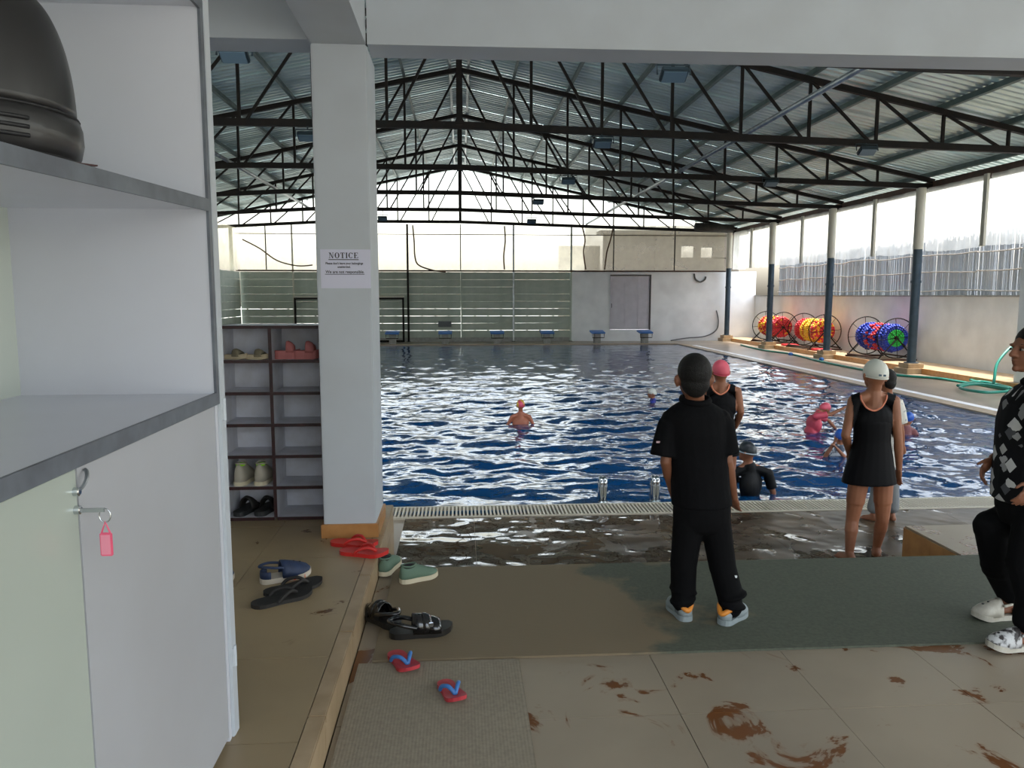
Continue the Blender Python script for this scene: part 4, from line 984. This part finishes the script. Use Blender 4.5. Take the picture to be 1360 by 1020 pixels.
def hand(mb, w_, d, side, s=1.0, curl=.35):
    d = Vector(d).normalized(); side = Vector(side); side = (side - d*side.dot(d)).normalized(); n = d.cross(side); R = Matrix((side, d, n)).transposed(); w_ = Vector(w_)
    mb.ell(w_ + d*.045*s, (.036*s, .052*s, .017*s), R)
    for i, L in enumerate((.064, .072, .067, .05)):
        b = w_ + d*.080*s + side*(.029 - .0195*i)*s; m_ = b + (d + n*curl*.5).normalized()*L*.5*s; e = m_ + (d + n*curl*1.8).normalized()*L*.5*s
        mb.chain([b, m_, e], [.0088*s, .008*s, .0068*s], 8)
    b = w_ + d*.022*s + side*.026*s; m_ = b + (d*.7 + side*.75 + n*.2).normalized()*.035*s; e = m_ + (d*.95 + side*.25 + n*.35).normalized()*.03*s
    mb.chain([b, m_, e], [.012*s, .0095*s, .008*s], 8)
def foot(mb, ank, d, zf, s=1.0):
    d = Vector((d[0], d[1], 0)).normalized(); ank = Vector(ank); side = Vector((d.y, -d.x, 0)); h = Vector((ank.x, ank.y, zf))
    mb.ell(h - d*.035*s + Vector((0, 0, .030*s)), (.03*s, .03*s, .030*s)); mb.cap(ank, h - d*.02*s + Vector((0, 0, .045*s)), .033*s, .034*s)
    mb.cap(h + Vector((0, 0, .045*s)), h + d*.10*s + Vector((0, 0, .024*s)), .035*s, .024*s); mb.cap(h - d*.02*s + Vector((0, 0, .024*s)) + side*.012*s, h + d*.11*s + Vector((0, 0, .02*s)) + side*.018*s, .024*s, .019*s); mb.cap(h - d*.02*s + Vector((0, 0, .024*s)) - side*.012*s, h + d*.10*s + Vector((0, 0, .02*s)) - side*.018*s, .024*s, .018*s)
    for i in range(5):
        q = h + d*(.125 - .008*abs(i-1.2)*1.2)*s + side*(-.03 + .015*i)*s + Vector((0, 0, .012*s)); mb.cap(q - d*.03*s, q + d*.012*s, .0095*s, .0085*s, 8)
def arm(mb, sh, el, wr, s=1.0): 
    mid = Vector(sh).lerp(Vector(el), .45); fa = Vector(el).lerp(Vector(wr), .3)
    mb.chain([Vector(sh), mid, Vector(el), fa, Vector(wr)], [.047*s, .043*s, .034*s, .037*s, .023*s])
def leg(mb, hip, kn, an, s=1.0):
    hip, kn, an = Vector(hip), Vector(kn), Vector(an)
    mb.chain([hip, hip.lerp(kn, .5), kn, kn.lerp(an, .3), an], [.078*s, .068*s, .047*s, .050*s, .030*s])
def torso(mb, nb, shl, shr, pel, s=1.0, R=None):
    nb, shl, shr, pel = map(Vector, (nb, shl, shr, pel)); mid = (shl + shr)/2; ch = mid.lerp(pel, .28); ab = mid.lerp(pel, .65); w_ = (shl - shr).length/2
    mb.ell(ch, (w_*.98, .088*s, .14*s), R); mb.ell(ab, (w_*.82, .08*s, .13*s), R); mb.ell(pel, (w_*.95, .092*s, .11*s), R)
    for sh in (shl, shr): mb.cap(nb, sh, .043*s, .045*s)
    mb.cap(nb, ch, .06*s, .08*s)
def shell(body, pred, off, name, m, par):
    """close-fitting garment: the part of the body's surface where pred(world point) holds, lifted off it"""
    me = body.data; o = wloc(body); vs = [(v.co + v.normal*off) + o for v in me.vertices]; ok = [pred(v) for v in vs]
    idx = {}; mb = MB(); fs = []
    for p in me.polygons:
        if all(ok[i] for i in p.vertices):
            f = []
            for i in p.vertices:
                if i not in idx: idx[i] = len(mb.v); mb.v.append(tuple(vs[i]))
                f.append(idx[i])
            fs.append(tuple(f))
    mb.f = fs
    return mb.build(name, m, par, True)
def topx(v):
    q = Vector(v) - Vector((0, 0, CAM_H)); d = q.dot(FW); return 680 + F_PX*q.dot(RT)/d, 510 - F_PX*q.dot(UP)/d
def pxloft(mb, rows, Y, unit):
    """rows: (px, py, half width px, half depth m)"""
    return mb.loft([(at(x, y, Y), hw*unit, dp) for x, y, hw, dp in rows])

# ---- boy in black polo, seen from behind
Y = 3.55; U = .00352
pb = thing('person', 'boy seen from behind in black polo shirt and black track trousers on the mat', 'person', (1.17, 3.56, .011))
c = at(921, 502, 3.53); R = frame((.06, 1), .06); nb = at(923, 533, Y)
shl, shr = at(893, 557, Y), at(956, 557, Y); pel = at(932, 676, Y)
J = dict(el=at(884, 613, 3.53), wl=at(896, 662, 3.64), er=at(966, 612, 3.53), wr=at(975, 660, 3.62))
hl, hr, kl, kr = at(914, 690, Y), at(951, 690, Y), at(908, 748, 3.57), at(959, 750, 3.54)
al, ar = Vector((atz(900, 818, 0).x + .01, 3.62, .085)), Vector((atz(972, 828, 0).x - .01, 3.54, .085))
mb = MB(); head_skin(mb, c, R, 1.0, nb); torso(mb, nb, shl, shr, pel, .8)
arm(mb, shl, J['el'], J['wl'], .82); arm(mb, shr, J['er'], J['wr'], .82)
hand(mb, J['wl'], (J['wl']-J['el']) + Vector((0, .02, 0)), (.5, 1, 0), .82); hand(mb, J['wr'], (J['wr']-J['er']) + Vector((0, .03, 0)), (-.5, 1, 0), .82)
leg(mb, hl, kl, al, .8); leg(mb, hr, kr, ar, .8)
foot(mb, al, (-.1, 1), .036, .82); foot(mb, ar, (.75, .66), .036, .82)
mb.build('body', skin, pb, voxel=.006, smoothing=3); hair(c, R, 1.0, pb)
mb = MB(); pxloft(mb, [(923, 533, 20, .06), (923, 541, 34, .08), (924, 552, 43, .095), (925, 575, 42, .11), (927, 610, 41, .105), (930, 645, 40.5, .108), (932, 670, 42, .116)], Y, U)
mb.cap(shl.lerp(shr, .3), shl, .05, .054); mb.cap(shr.lerp(shl, .3), shr, .05, .054)
mb.tube([shl + Vector((.03, 0, -.0)), at(888, 566, Y), at(883, 585, 3.54), at(880, 606, 3.53)], [.052, .056, .055, .062], 16); mb.tube([shr - Vector((.03, 0, 0)), at(961, 566, Y), at(965, 585, 3.54), at(968, 604, 3.53)], [.052, .055, .05, .052], 16)
sh_ = mb.build('polo_shirt', black_c, pb, voxel=.007, smoothing=4)
MB().tube([nb + Vector((.062*math.cos(a), .06*math.sin(a) - .004, .008 + .012*math.sin(a))) for a in [2*PI*k/24 for k in range(24)]], .016, 8, closed=True).build('collar', black_c, sh_, True)
MB().box(*sum([[v-.008, v+.008] if i == 0 else ([v-.004, v+.004] if i == 1 else [v-.004, v+.004]) for i, v in enumerate(at(874, 587, 3.50))], [])).build('sleeve_badge', mat('badge', rgb(190, 160, 165), .6), sh_)
mb = MB(); pxloft(mb, [(932, 658, 37, .1), (932, 676, 40, .105), (932, 690, 40, .098), (932, 701, 34, .082), (932, 707, 20, .05)], Y, U)
mb.chain([hl + Vector((0, 0, -.03)), kl, Vector((al.x - .0, 3.59, .17)), Vector((al.x, 3.59, .10))], [.080, .068, .066, .058], 16); mb.chain([hr + Vector((0, 0, -.03)), kr, Vector((ar.x - .012, 3.53, .17)), Vector((ar.x, 3.53, .09))], [.080, .069, .068, .058], 16)
for a, k in ((al, 0), (ar, 1)):
    mb.ell(a + Vector((0, -.03, .07)), (.072, .064, .02), Matrix.Rotation(.2 - .4*k, 3, 'Y')); mb.ell(a + Vector((0, -.03, .02)), (.068, .062, .02), Matrix.Rotation(-.2 + .35*k, 3, 'Y'))
tr = mb.build('trousers', black_p, pb, voxel=.007, smoothing=3)
p = at(974, 765, 3.485); MB().obb(p, (.036, .006, .010), Matrix.Rotation(.25, 3, 'Y')).build('reflective_stripe', mat('reflect_white', rgb(215, 218, 220), .4), tr)
sg = mat('sandal_grey', rgb(138, 148, 150), .6); so_ = mat('strap_orange', rgb(226, 142, 52), .5)
put(clog, 'sandal', 'grey and orange sandal on the left foot of the boy in black', al + Vector((.010, -.085, -.073)), al + Vector((-.012, .125, -.073)), 'sandals of the boy in black', (sg, sg, None, so_), 0, .42)
put(clog, 'sandal', 'grey and orange sandal on the right foot of the boy in black, turned outward', ar + Vector((-.06, -.055, -.073)), ar + Vector((.10, .085, -.073)), 'sandals of the boy in black', (sg, sg, None, so_), 0, .42)

# ---- girl in white cap
Y = 5.3; U = .00524
pc_ = thing('person', 'girl seen from behind in white swim cap and black swim dress on the wet deck', 'person', (2.96, 5.3, D))
c = at(1162, 499, Y); R = frame((.05, 1), -.10, .06); nb = at(1160, 523, Y)
shl, shr = at(1134, 533, Y), at(1187, 533, Y); pel = at(1156, 622, Y)
el, wl, er, wr = at(1123, 578, 5.27), at(1128, 602, 5.46), at(1193, 584, 5.27), at(1194, 622, 5.30)
hl, hr, kl, kr = at(1141, 636, Y), at(1173, 636, Y), at(1132, 690, 5.31), at(1172, 690, 5.31)
al, ar = Vector((at(1128, 734, 5.27).x, 5.27, D + .07)), Vector((at(1166, 728, 5.36).x, 5.38, D + .07))
mb = MB(); head_skin(mb, c, R, .98, nb); torso(mb, nb, shl, shr, pel, .98)
arm(mb, shl, el, wl, .96); arm(mb, shr, er, wr, .96); hand(mb, wl, wl - el, (1, 0, .6), .85); hand(mb, wr, Vector((-.005, .02, -1)), (-.2, 1, 0), .9)
leg(mb, hl, kl, al, 1.0); leg(mb, hr, kr, ar, 1.0); foot(mb, al, (-.25, 1), D, .95); foot(mb, ar, (.5, .85), D, .95)
bd = mb.build('body', skin2, pc_, voxel=.0065, smoothing=3)
cp = swim_cap(c, R, 1.02, pc_, white_cap)
MB().obb(c + R @ Vector((0, -.108, .002)), (.05, .004, .014), R).build('cap_print', mat('cap_blue', rgb(40, 70, 90), .5), cp)
def suit_c(v):
    x, y = topx(v)
    lo, hi = (1129.5 + max(0, min(1, (y - 528)/14))*3.5, 1190.5 - max(0, min(1, (y - 528)/14))*4.5)
    return y < 640 and lo < x < hi and y > 520 and ((x - 1160.5)/17.5)**2 + ((y - 522)/23.5)**2 > 1
st_ = shell(bd, suit_c, .007, 'swim_dress', swim_b, pc_)
pxloft(MB(), [(1159.5, 551, 24, .08), (1159, 560, 26.8, .098), (1158.5, 573, 25.5, .1), (1158, 586, 25.5, .101), (1157, 602, 29, .11), (1155, 622, 34, .124), (1154, 641, 38, .137)], Y, U).build('skirt', swim_b, st_, voxel=.0075, smoothing=3)
nk = smooth_path([at(1143.2, 525, Y - .045), at(1144.5, 532, Y - .07), at(1151, 541.5, Y - .092), at(1160.5, 545.5, Y - .098), at(1170, 541.5, Y - .092), at(1176.5, 532, Y - .07), at(1177.8, 525, Y - .045)], 5)
MB().tube(nk, .006, 8).build('neck_trim', coral, st_, True)

# ---- girl in pink cap, partly hidden
Y = 6.42; U = .0063
pp = thing('person', 'girl in pink swim cap and black swim dress behind the boy in black', 'person', (2.2, 6.42, D))
c = at(957, 494, Y); R = frame((.0, 1), .05); nb = at(957, 511, Y); shl, shr = at(937, 520, Y), at(979, 520, Y); pel = at(958, 588, Y)
el, wl, er, wr = at(933, 547, Y), at(940, 568, Y + .1), at(984, 547, Y - .02), at(977, 567, Y + .12)
hl, hr, kl, kr = at(947, 598, Y), at(969, 598, Y), at(948, 640, Y), at(968, 640, Y); al, ar = Vector((kl.x, Y, D + .07)), Vector((kr.x, Y, D + .07))
mb = MB(); head_skin(mb, c, R, .88, nb); torso(mb, nb, shl, shr, pel, .9); arm(mb, shl, el, wl, .85); arm(mb, shr, er, wr, .9)
hand(mb, wl, (.4, .6, -.5), (0, .3, 1), .8); hand(mb, wr, (-.4, .6, -.5), (0, .3, 1), .8)
leg(mb, hl, kl, al, .9); leg(mb, hr, kr, ar, .9); foot(mb, al, (-.1, 1), D, .85); foot(mb, ar, (.1, 1), D, .85)
bd = mb.build('body', skin2, pp, voxel=.008, smoothing=3); swim_cap(c, R, .9, pp, pink_cap)
def suit_b(v):
    x, y = topx(v)
    return y < 606 and 510 < y and 938 < x < 977.5 and ((x - 957)/12.5)**2 + ((y - 508)/16)**2 > 1
st_ = shell(bd, suit_b, .007, 'swim_dress', swim_b, pp)
pxloft(MB(), [(957, 530, 16, .07), (957, 538, 19, .088), (957, 550, 18.5, .092), (957, 561, 18, .095), (958, 580, 21, .105), (958, 604, 25, .12)], Y, U).build('skirt', swim_b, st_, voxel=.009, smoothing=3)
MB().tube(smooth_path([at(945, 511, Y - .03), at(948, 518.5, Y - .07), at(957, 524, Y - .088), at(966, 518.5, Y - .07), at(969, 511, Y - .03)], 5), .006, 8).build('neck_trim', coral, st_, True)

# ---- child behind the girl in white cap
Y = 6.25; U = .0061
pd = thing('person', 'child in white patterned shirt and grey trousers mostly hidden behind white-capped girl', 'person', (3.6, 6.25, D))
c = at(1176, 506, Y); R = frame((-.5, .85), -.15); nb = at(1178, 524, Y); shl, shr = at(1164, 532, Y), at(1190, 532, Y); pel = at(1175, 612, Y)
el, wl, er, wr = at(1158, 562, Y), at(1160, 585, Y + .12), at(1196, 566, Y), at(1199, 592, Y + .05)
hl, hr, kl, kr = at(1167, 622, Y), at(1184, 622, Y), at(1165, 656, Y), at(1185, 656, Y); al, ar = Vector((at(1160, 680, Y).x, Y, D + .06)), Vector((at(1185, 680, Y).x, Y, D + .06))
wp_ = mat('white_print', rgb(206, 204, 196), .8, col2=rgb(120, 130, 136), scale=24, lo=.58, hi=.66)
mb = MB(); head_skin(mb, c, R, .86, nb); torso(mb, nb, shl, shr, pel, .82); arm(mb, shl, el, wl, .82); arm(mb, shr, er, wr, .82); hand(mb, wl, wl-el, (1, 0, 0), .75); hand(mb, wr, wr-er, (-1, 0, 0), .75)
leg(mb, hl, kl, al, .8); leg(mb, hr, kr, ar, .8); foot(mb, al, (-.6, .7), D, .8); foot(mb, ar, (.1, 1), D, .8)
mb.build('body', skin2, pd, voxel=.009, smoothing=3); hair(c, R, .88, pd, .008)
mb = MB(); pxloft(mb, [(1178, 525, 11, .05), (1178, 532, 19, .08), (1177, 560, 19, .1), (1176, 590, 19, .1), (1175, 618, 21, .11)], Y, U)
mb.tube([shl, at(1158, 555, Y)], [.05, .055], 14); mb.tube([shr, at(1194, 545, Y), at(1196, 562, Y)], [.052, .055, .058], 14)
s1 = mb.build('shirt', wp_, pd, voxel=.009, smoothing=3); MB().ell(at(1182, 530, Y - .088), (.028, .012, .024)).build('pink_motif', mat('motif_pink', rgb(206, 110, 140), .7), s1, True)
mb = MB(); pxloft(mb, [(1175, 612, 20, .1), (1175, 632, 21, .105)], Y, U); mb.chain([hl, kl, al + Vector((0, 0, .06))], [.068, .06, .056]); mb.chain([hr, kr, al.lerp(ar, 1) + Vector((0, 0, .06))], [.068, .06, .056])
mb.build('trousers', grey_c, pd, voxel=.009, smoothing=3)

# ---- boy in patterned shirt walking in from the side
def shapes_mat():
    m = mat('shirt_shapes', rgb(14, 14, 18), .8, spec=.2); n = m.node_tree.nodes; l = m.node_tree.links; p = n['Principled BSDF']
    tc = n.new('ShaderNodeTexCoord').outputs['Object']
    v = n.new('ShaderNodeTexVoronoi'); v.feature = 'F1'; v.distance = 'MANHATTAN'; v.inputs['Scale'].default_value = 17; v.inputs['Randomness'].default_value = .9; l.new(tc, v.inputs['Vector'])
    sp = n.new('ShaderNodeSeparateColor'); l.new(v.outputs['Color'], sp.inputs[0])
    a = n.new('ShaderNodeMath'); a.operation = 'MULTIPLY'; a.inputs[1].default_value = .85; l.new(sp.outputs[0], a.inputs[0])
    b = n.new('ShaderNodeMath'); b.operation = 'LESS_THAN'; l.new(v.outputs['Distance'], b.inputs[0]); l.new(a.outputs[0], b.inputs[1])
    g = n.new('ShaderNodeMix'); g.data_type = 'RGBA'; g.inputs[6].default_value = rgb(66, 68, 74); g.inputs[7].default_value = rgb(205, 205, 205); l.new(sp.outputs[1], g.inputs[0])
    x = n.new('ShaderNodeMix'); x.data_type = 'RGBA'; x.inputs[6].default_value = rgb(14, 14, 18); l.new(b.outputs[0], x.inputs[0]); l.new(g.outputs[2], x.inputs[7]); l.new(x.outputs[2], p.inputs['Base Color'])
    return m
Y = 3.3; U = .00327
pe = thing('person', 'boy in black shirt with white shapes walking in profile at the frame edge', 'person', (2.55, 3.32, .011))
c = at(1371, 465, Y); R = frame((-1, -.04), .03); nb = at(1379, 506, Y); shl, shr = at(1381, 530, Y - .15), at(1377, 527, Y + .15); pel = at(1372, 660, Y)
el, wl = at(1388, 598, Y - .2), at(1374, 640, Y - .22); er, wr = at(1358, 586, Y + .2), at(1319, 608, Y + .14)
hl, hr = at(1376, 672, Y - .075), at(1370, 672, Y + .085); kr, kl = at(1317, 700, Y + .12), at(1360, 748, Y - .08)
tr_, tl_ = atz(1292, 820, .02), atz(1311, 860, .02); hr_, hl_ = tr_ + Vector((.225, .01, 0)), tl_ + Vector((.225, .0, 0))
ar = hr_ + Vector((-.055, 0, .075)); al = hl_ + Vector((-.055, 0, .075))
mb = MB(); head_skin(mb, c, R, .97, nb); torso(mb, nb, shl.lerp(shr, .14), shr.lerp(shl, .14), pel + Vector((-.02, 0, 0)), .8, frame((-1, 0))); arm(mb, shl, el, wl, .88); arm(mb, shr, er, wr, .88)
hand(mb, wl, (wl-el) + Vector((-.04, 0, 0)), (-1, -.2, -.2), .88, .5); hand(mb, wr, Vector((-.6, 0, -.78)), (-.6, -.6, .5), 1.0, -1.1)
leg(mb, hl, kl, al, .9); leg(mb, hr, kr, ar, .9); foot(mb, al, (-1, 0), .036, .85); foot(mb, ar, (-1, -.04), .036, .85)
mb.build('body', skin, pe, voxel=.005, smoothing=2); hair(c, R, .98, pe, .005); eyes(c, R, .97, pe)
mb = MB(); pxloft(mb, [(1379, 507, 15, .06), (1378, 516, 25, .11), (1374, 532, 36, .15), (1372, 560, 42, .165), (1370, 600, 44, .16), (1368, 640, 46, .165), (1367, 664, 46, .17)], Y, U)
mb.cap(nb + Vector((0, 0, -.03)), shl, .05, .06); mb.cap(nb + Vector((0, 0, -.03)), shr, .05, .06)
mb.tube([shl, at(1386, 560, Y - .19), at(1389, 590, Y - .2)], [.056, .062, .068], 16); mb.tube([shr, at(1368, 560, Y + .18), at(1358, 594, Y + .19)], [.056, .062, .066], 16)
s1 = mb.build('patterned_shirt', shapes_mat(), pe, voxel=.006, smoothing=3)
MB().tube([nb + Vector((.058*math.cos(a), .055*math.sin(a), .004 + .012*math.cos(a))) for a in [2*PI*k/24 for k in range(24)]], .014, 8, closed=True).build('collar', black_c, s1, True)
mb = MB(); pxloft(mb, [(1368, 650, 42, .145), (1368, 675, 42, .15), (1368, 695, 36, .14)], Y, U)
mb.chain([hl, kl, al + Vector((.03, 0, .16)), al + Vector((.02, 0, .05))], [.088, .078, .076, .07], 16); mb.chain([hr, hr.lerp(kr, .6) + Vector((0, 0, -.01)), kr, kr.lerp(ar, .5) + Vector((.0, 0, 0)), ar + Vector((.02, 0, .06))], [.09, .088, .082, .082, .074], 16)
mb.build('trousers', black_p, pe, voxel=.007, smoothing=3)
wc = mat('clog_white', rgb(206, 202, 190), .5, col2=rgb(180, 174, 160), scale=20); wc2 = mat('clog_marbled', rgb(200, 200, 200), .5, col2=rgb(56, 52, 52), scale=30, lo=.48, hi=.58)
put(clog, 'clog', 'cream clog on the forward foot of the boy in patterned shirt', hr_ + Vector((.0, 0, -.009)), tr_ + Vector((0, 0, -.009)), 'clogs of the boy in patterned shirt', (wc, wc, None), 0, .40)
put(clog, 'clog', 'white and black marbled clog on the boy in patterned shirt', hl_ + Vector((.0, 0, -.009)), tl_ + Vector((0, 0, -.009)), 'clogs of the boy in patterned shirt', (wc2, wc, None), 0, .40)

# ---- swimmers, standing in the water up to chest or shoulders
def bather(label, hp, Y, s, face, nb, shl, shr, arms, top=None, cap=None, lean=(0, 0, 0), tilt=0.0, sk=skin2, cap_s=1.0, strap=False, hairy=False):
    c = at(*hp, Y); R = frame(face, tilt); nb, shl, shr = at(*nb, Y), at(*shl[:2], Y + (shl[2] if len(shl) > 2 else 0)), at(*shr[:2], Y + (shr[2] if len(shr) > 2 else 0))
    pel = (shl + shr)/2 + Vector((0, 0, -.46*s)) + Vector(lean)
    t = thing('person', label, 'person', (pel.x, pel.y, D - .6), group='swimmers in the pool'); RF = frame(face)
    mb = MB(); head_skin(mb, c, R, s*.93, nb); torso(mb, nb, shl, shr, pel, s, RF)
    for k, a in enumerate(arms):
        e, w_ = at(a[0], a[1], Y + a[2]), at(a[3], a[4], Y + a[5]); arm(mb, (shl, shr)[k], e, w_, s*.92); hand(mb, w_, w_ - e, Vector((0, 1, .3)), s*.85)
    for k in (-1, 1): mb.cap(pel + RF @ Vector((.07*k*s, 0, -.03)), pel + RF @ Vector((.08*k*s, .04, -.35*s)), .08*s, .05*s)
    mb.build('body', sk, t, voxel=.011, smoothing=2)
    if cap: cp = swim_cap(c, R, s*.95*cap_s, t, cap)
    if hairy: hair(c, R, s*.95, t, .01)
    if strap:
        rs = [c + R @ Vector((.085*math.cos(b), -.010 + .103*math.sin(b), -.0 + .012*math.sin(b)))*s*.95 for b in [2*PI*j/24 for j in range(24)]]
        MB().tube(rs, .006*s, 6, closed=True).build('goggle_strap', goggle, t, True)
        for k in (-1, 1): MB().ell(c + R @ Vector((.033*k, .086, .002))*s*.95, (.022*s, .012*s, .015*s), R).build('goggle_lens', eye_d, t, True)
    else: eyes(c, R, s*.93, t)
    if top:
        mb = MB(); torso(mb, nb.lerp((shl+shr)/2, .2), shl, shr, pel, s*1.16, RF)
        for k, a in enumerate(arms):
            e = at(a[0], a[1], Y + a[2]); q = (shl, shr)[k]; mb.tube([q, q.lerp(e, .75)], [.056*s, .056*s], 12)
        mb.build('swim_top', top, t, voxel=.011, smoothing=2)
    return t
blue_top = mat('blue_rash', rgb(34, 48, 140), .6); rose_top = mat('rose_rash', rgb(190, 66, 84), .6); white_top = mat('white_rash', rgb(196, 200, 204), .6, col2=rgb(60, 70, 86), scale=7, lo=.5, hi=.56)
blue_cap = mat('blue_cap', rgb(30, 84, 170), .4); black_cap = mat('black_cap', rgb(28, 36, 42), .4); multi_cap = mat('pink_yellow_cap', rgb(206, 74, 104), .45, col2=rgb(222, 176, 66), scale=9, lo=.45, hi=.55); blk_top = mat('black_rash', rgb(9, 11, 14), .6, spec=.2)
bather('bare-backed swimmer with pink and yellow cap in mid pool', (691.5, 538), 11.5, .80, (.1, 1), (691.5, 549), (680, 554), (703, 554), [(675, 563, .0, 668, 572, .2), (708, 563, 0, 714, 572, .2)], None, multi_cap, sk=mat('skin_red', rgb(158, 92, 66), .5))
bather('swimmer with white cap and blue top, farther off in the water', (866, 522.5), 13.9, .86, (-1, .15), (867, 531), (867, 534, -.14), (868, 534, .14), [(862, 545, -.15, 852, 552, -.2), (862, 545, .2, 852, 552, .25)], blue_top, white_cap)
bather('swimmer in black cap, goggles and black top at the near pool edge', (992, 600), 7.28, .95, (-.72, .7), (994, 617), (975, 628), (1020, 628), [(968, 655, .05, 962, 675, .15), (1027, 655, 0, 1026, 680, .1)], blk_top, black_cap, strap=True)
bather('swimmer in pink cap and rose top reaching out an arm', (1096, 543), 10.6, .85, (1, .1), (1088, 548), (1083, 553, -.14), (1086, 553, .14), [(1104, 550, -.18, 1124, 540, -.2), (1100, 558, .2, 1112, 572, .25)], rose_top, pink_cap, lean=(-.12, 0, 0), tilt=-.35)
bather('swimmer in blue cap and white top with raised arms, beside white-capped girl', (1116, 580), 8.95, .88, (.1, 1), (1115, 592), (1101, 599), (1128, 599), [(1096, 606, -.05, 1108, 588, -.12), (1126, 612, -.1, 1112, 596, -.15)], white_top, blue_cap)
bather('swimmer in blue cap bending over the water, on the far side of white-capped girl', (1207, 556), 10.35, .9, (-.6, -.8), (1203, 566), (1196, 573), (1213, 573), [(1192, 580, -.1, 1186, 586, -.2), (1217, 582, -.1, 1222, 588, -.2)], mat('red_rash', rgb(120, 70, 70), .6), blue_cap, tilt=-.5)
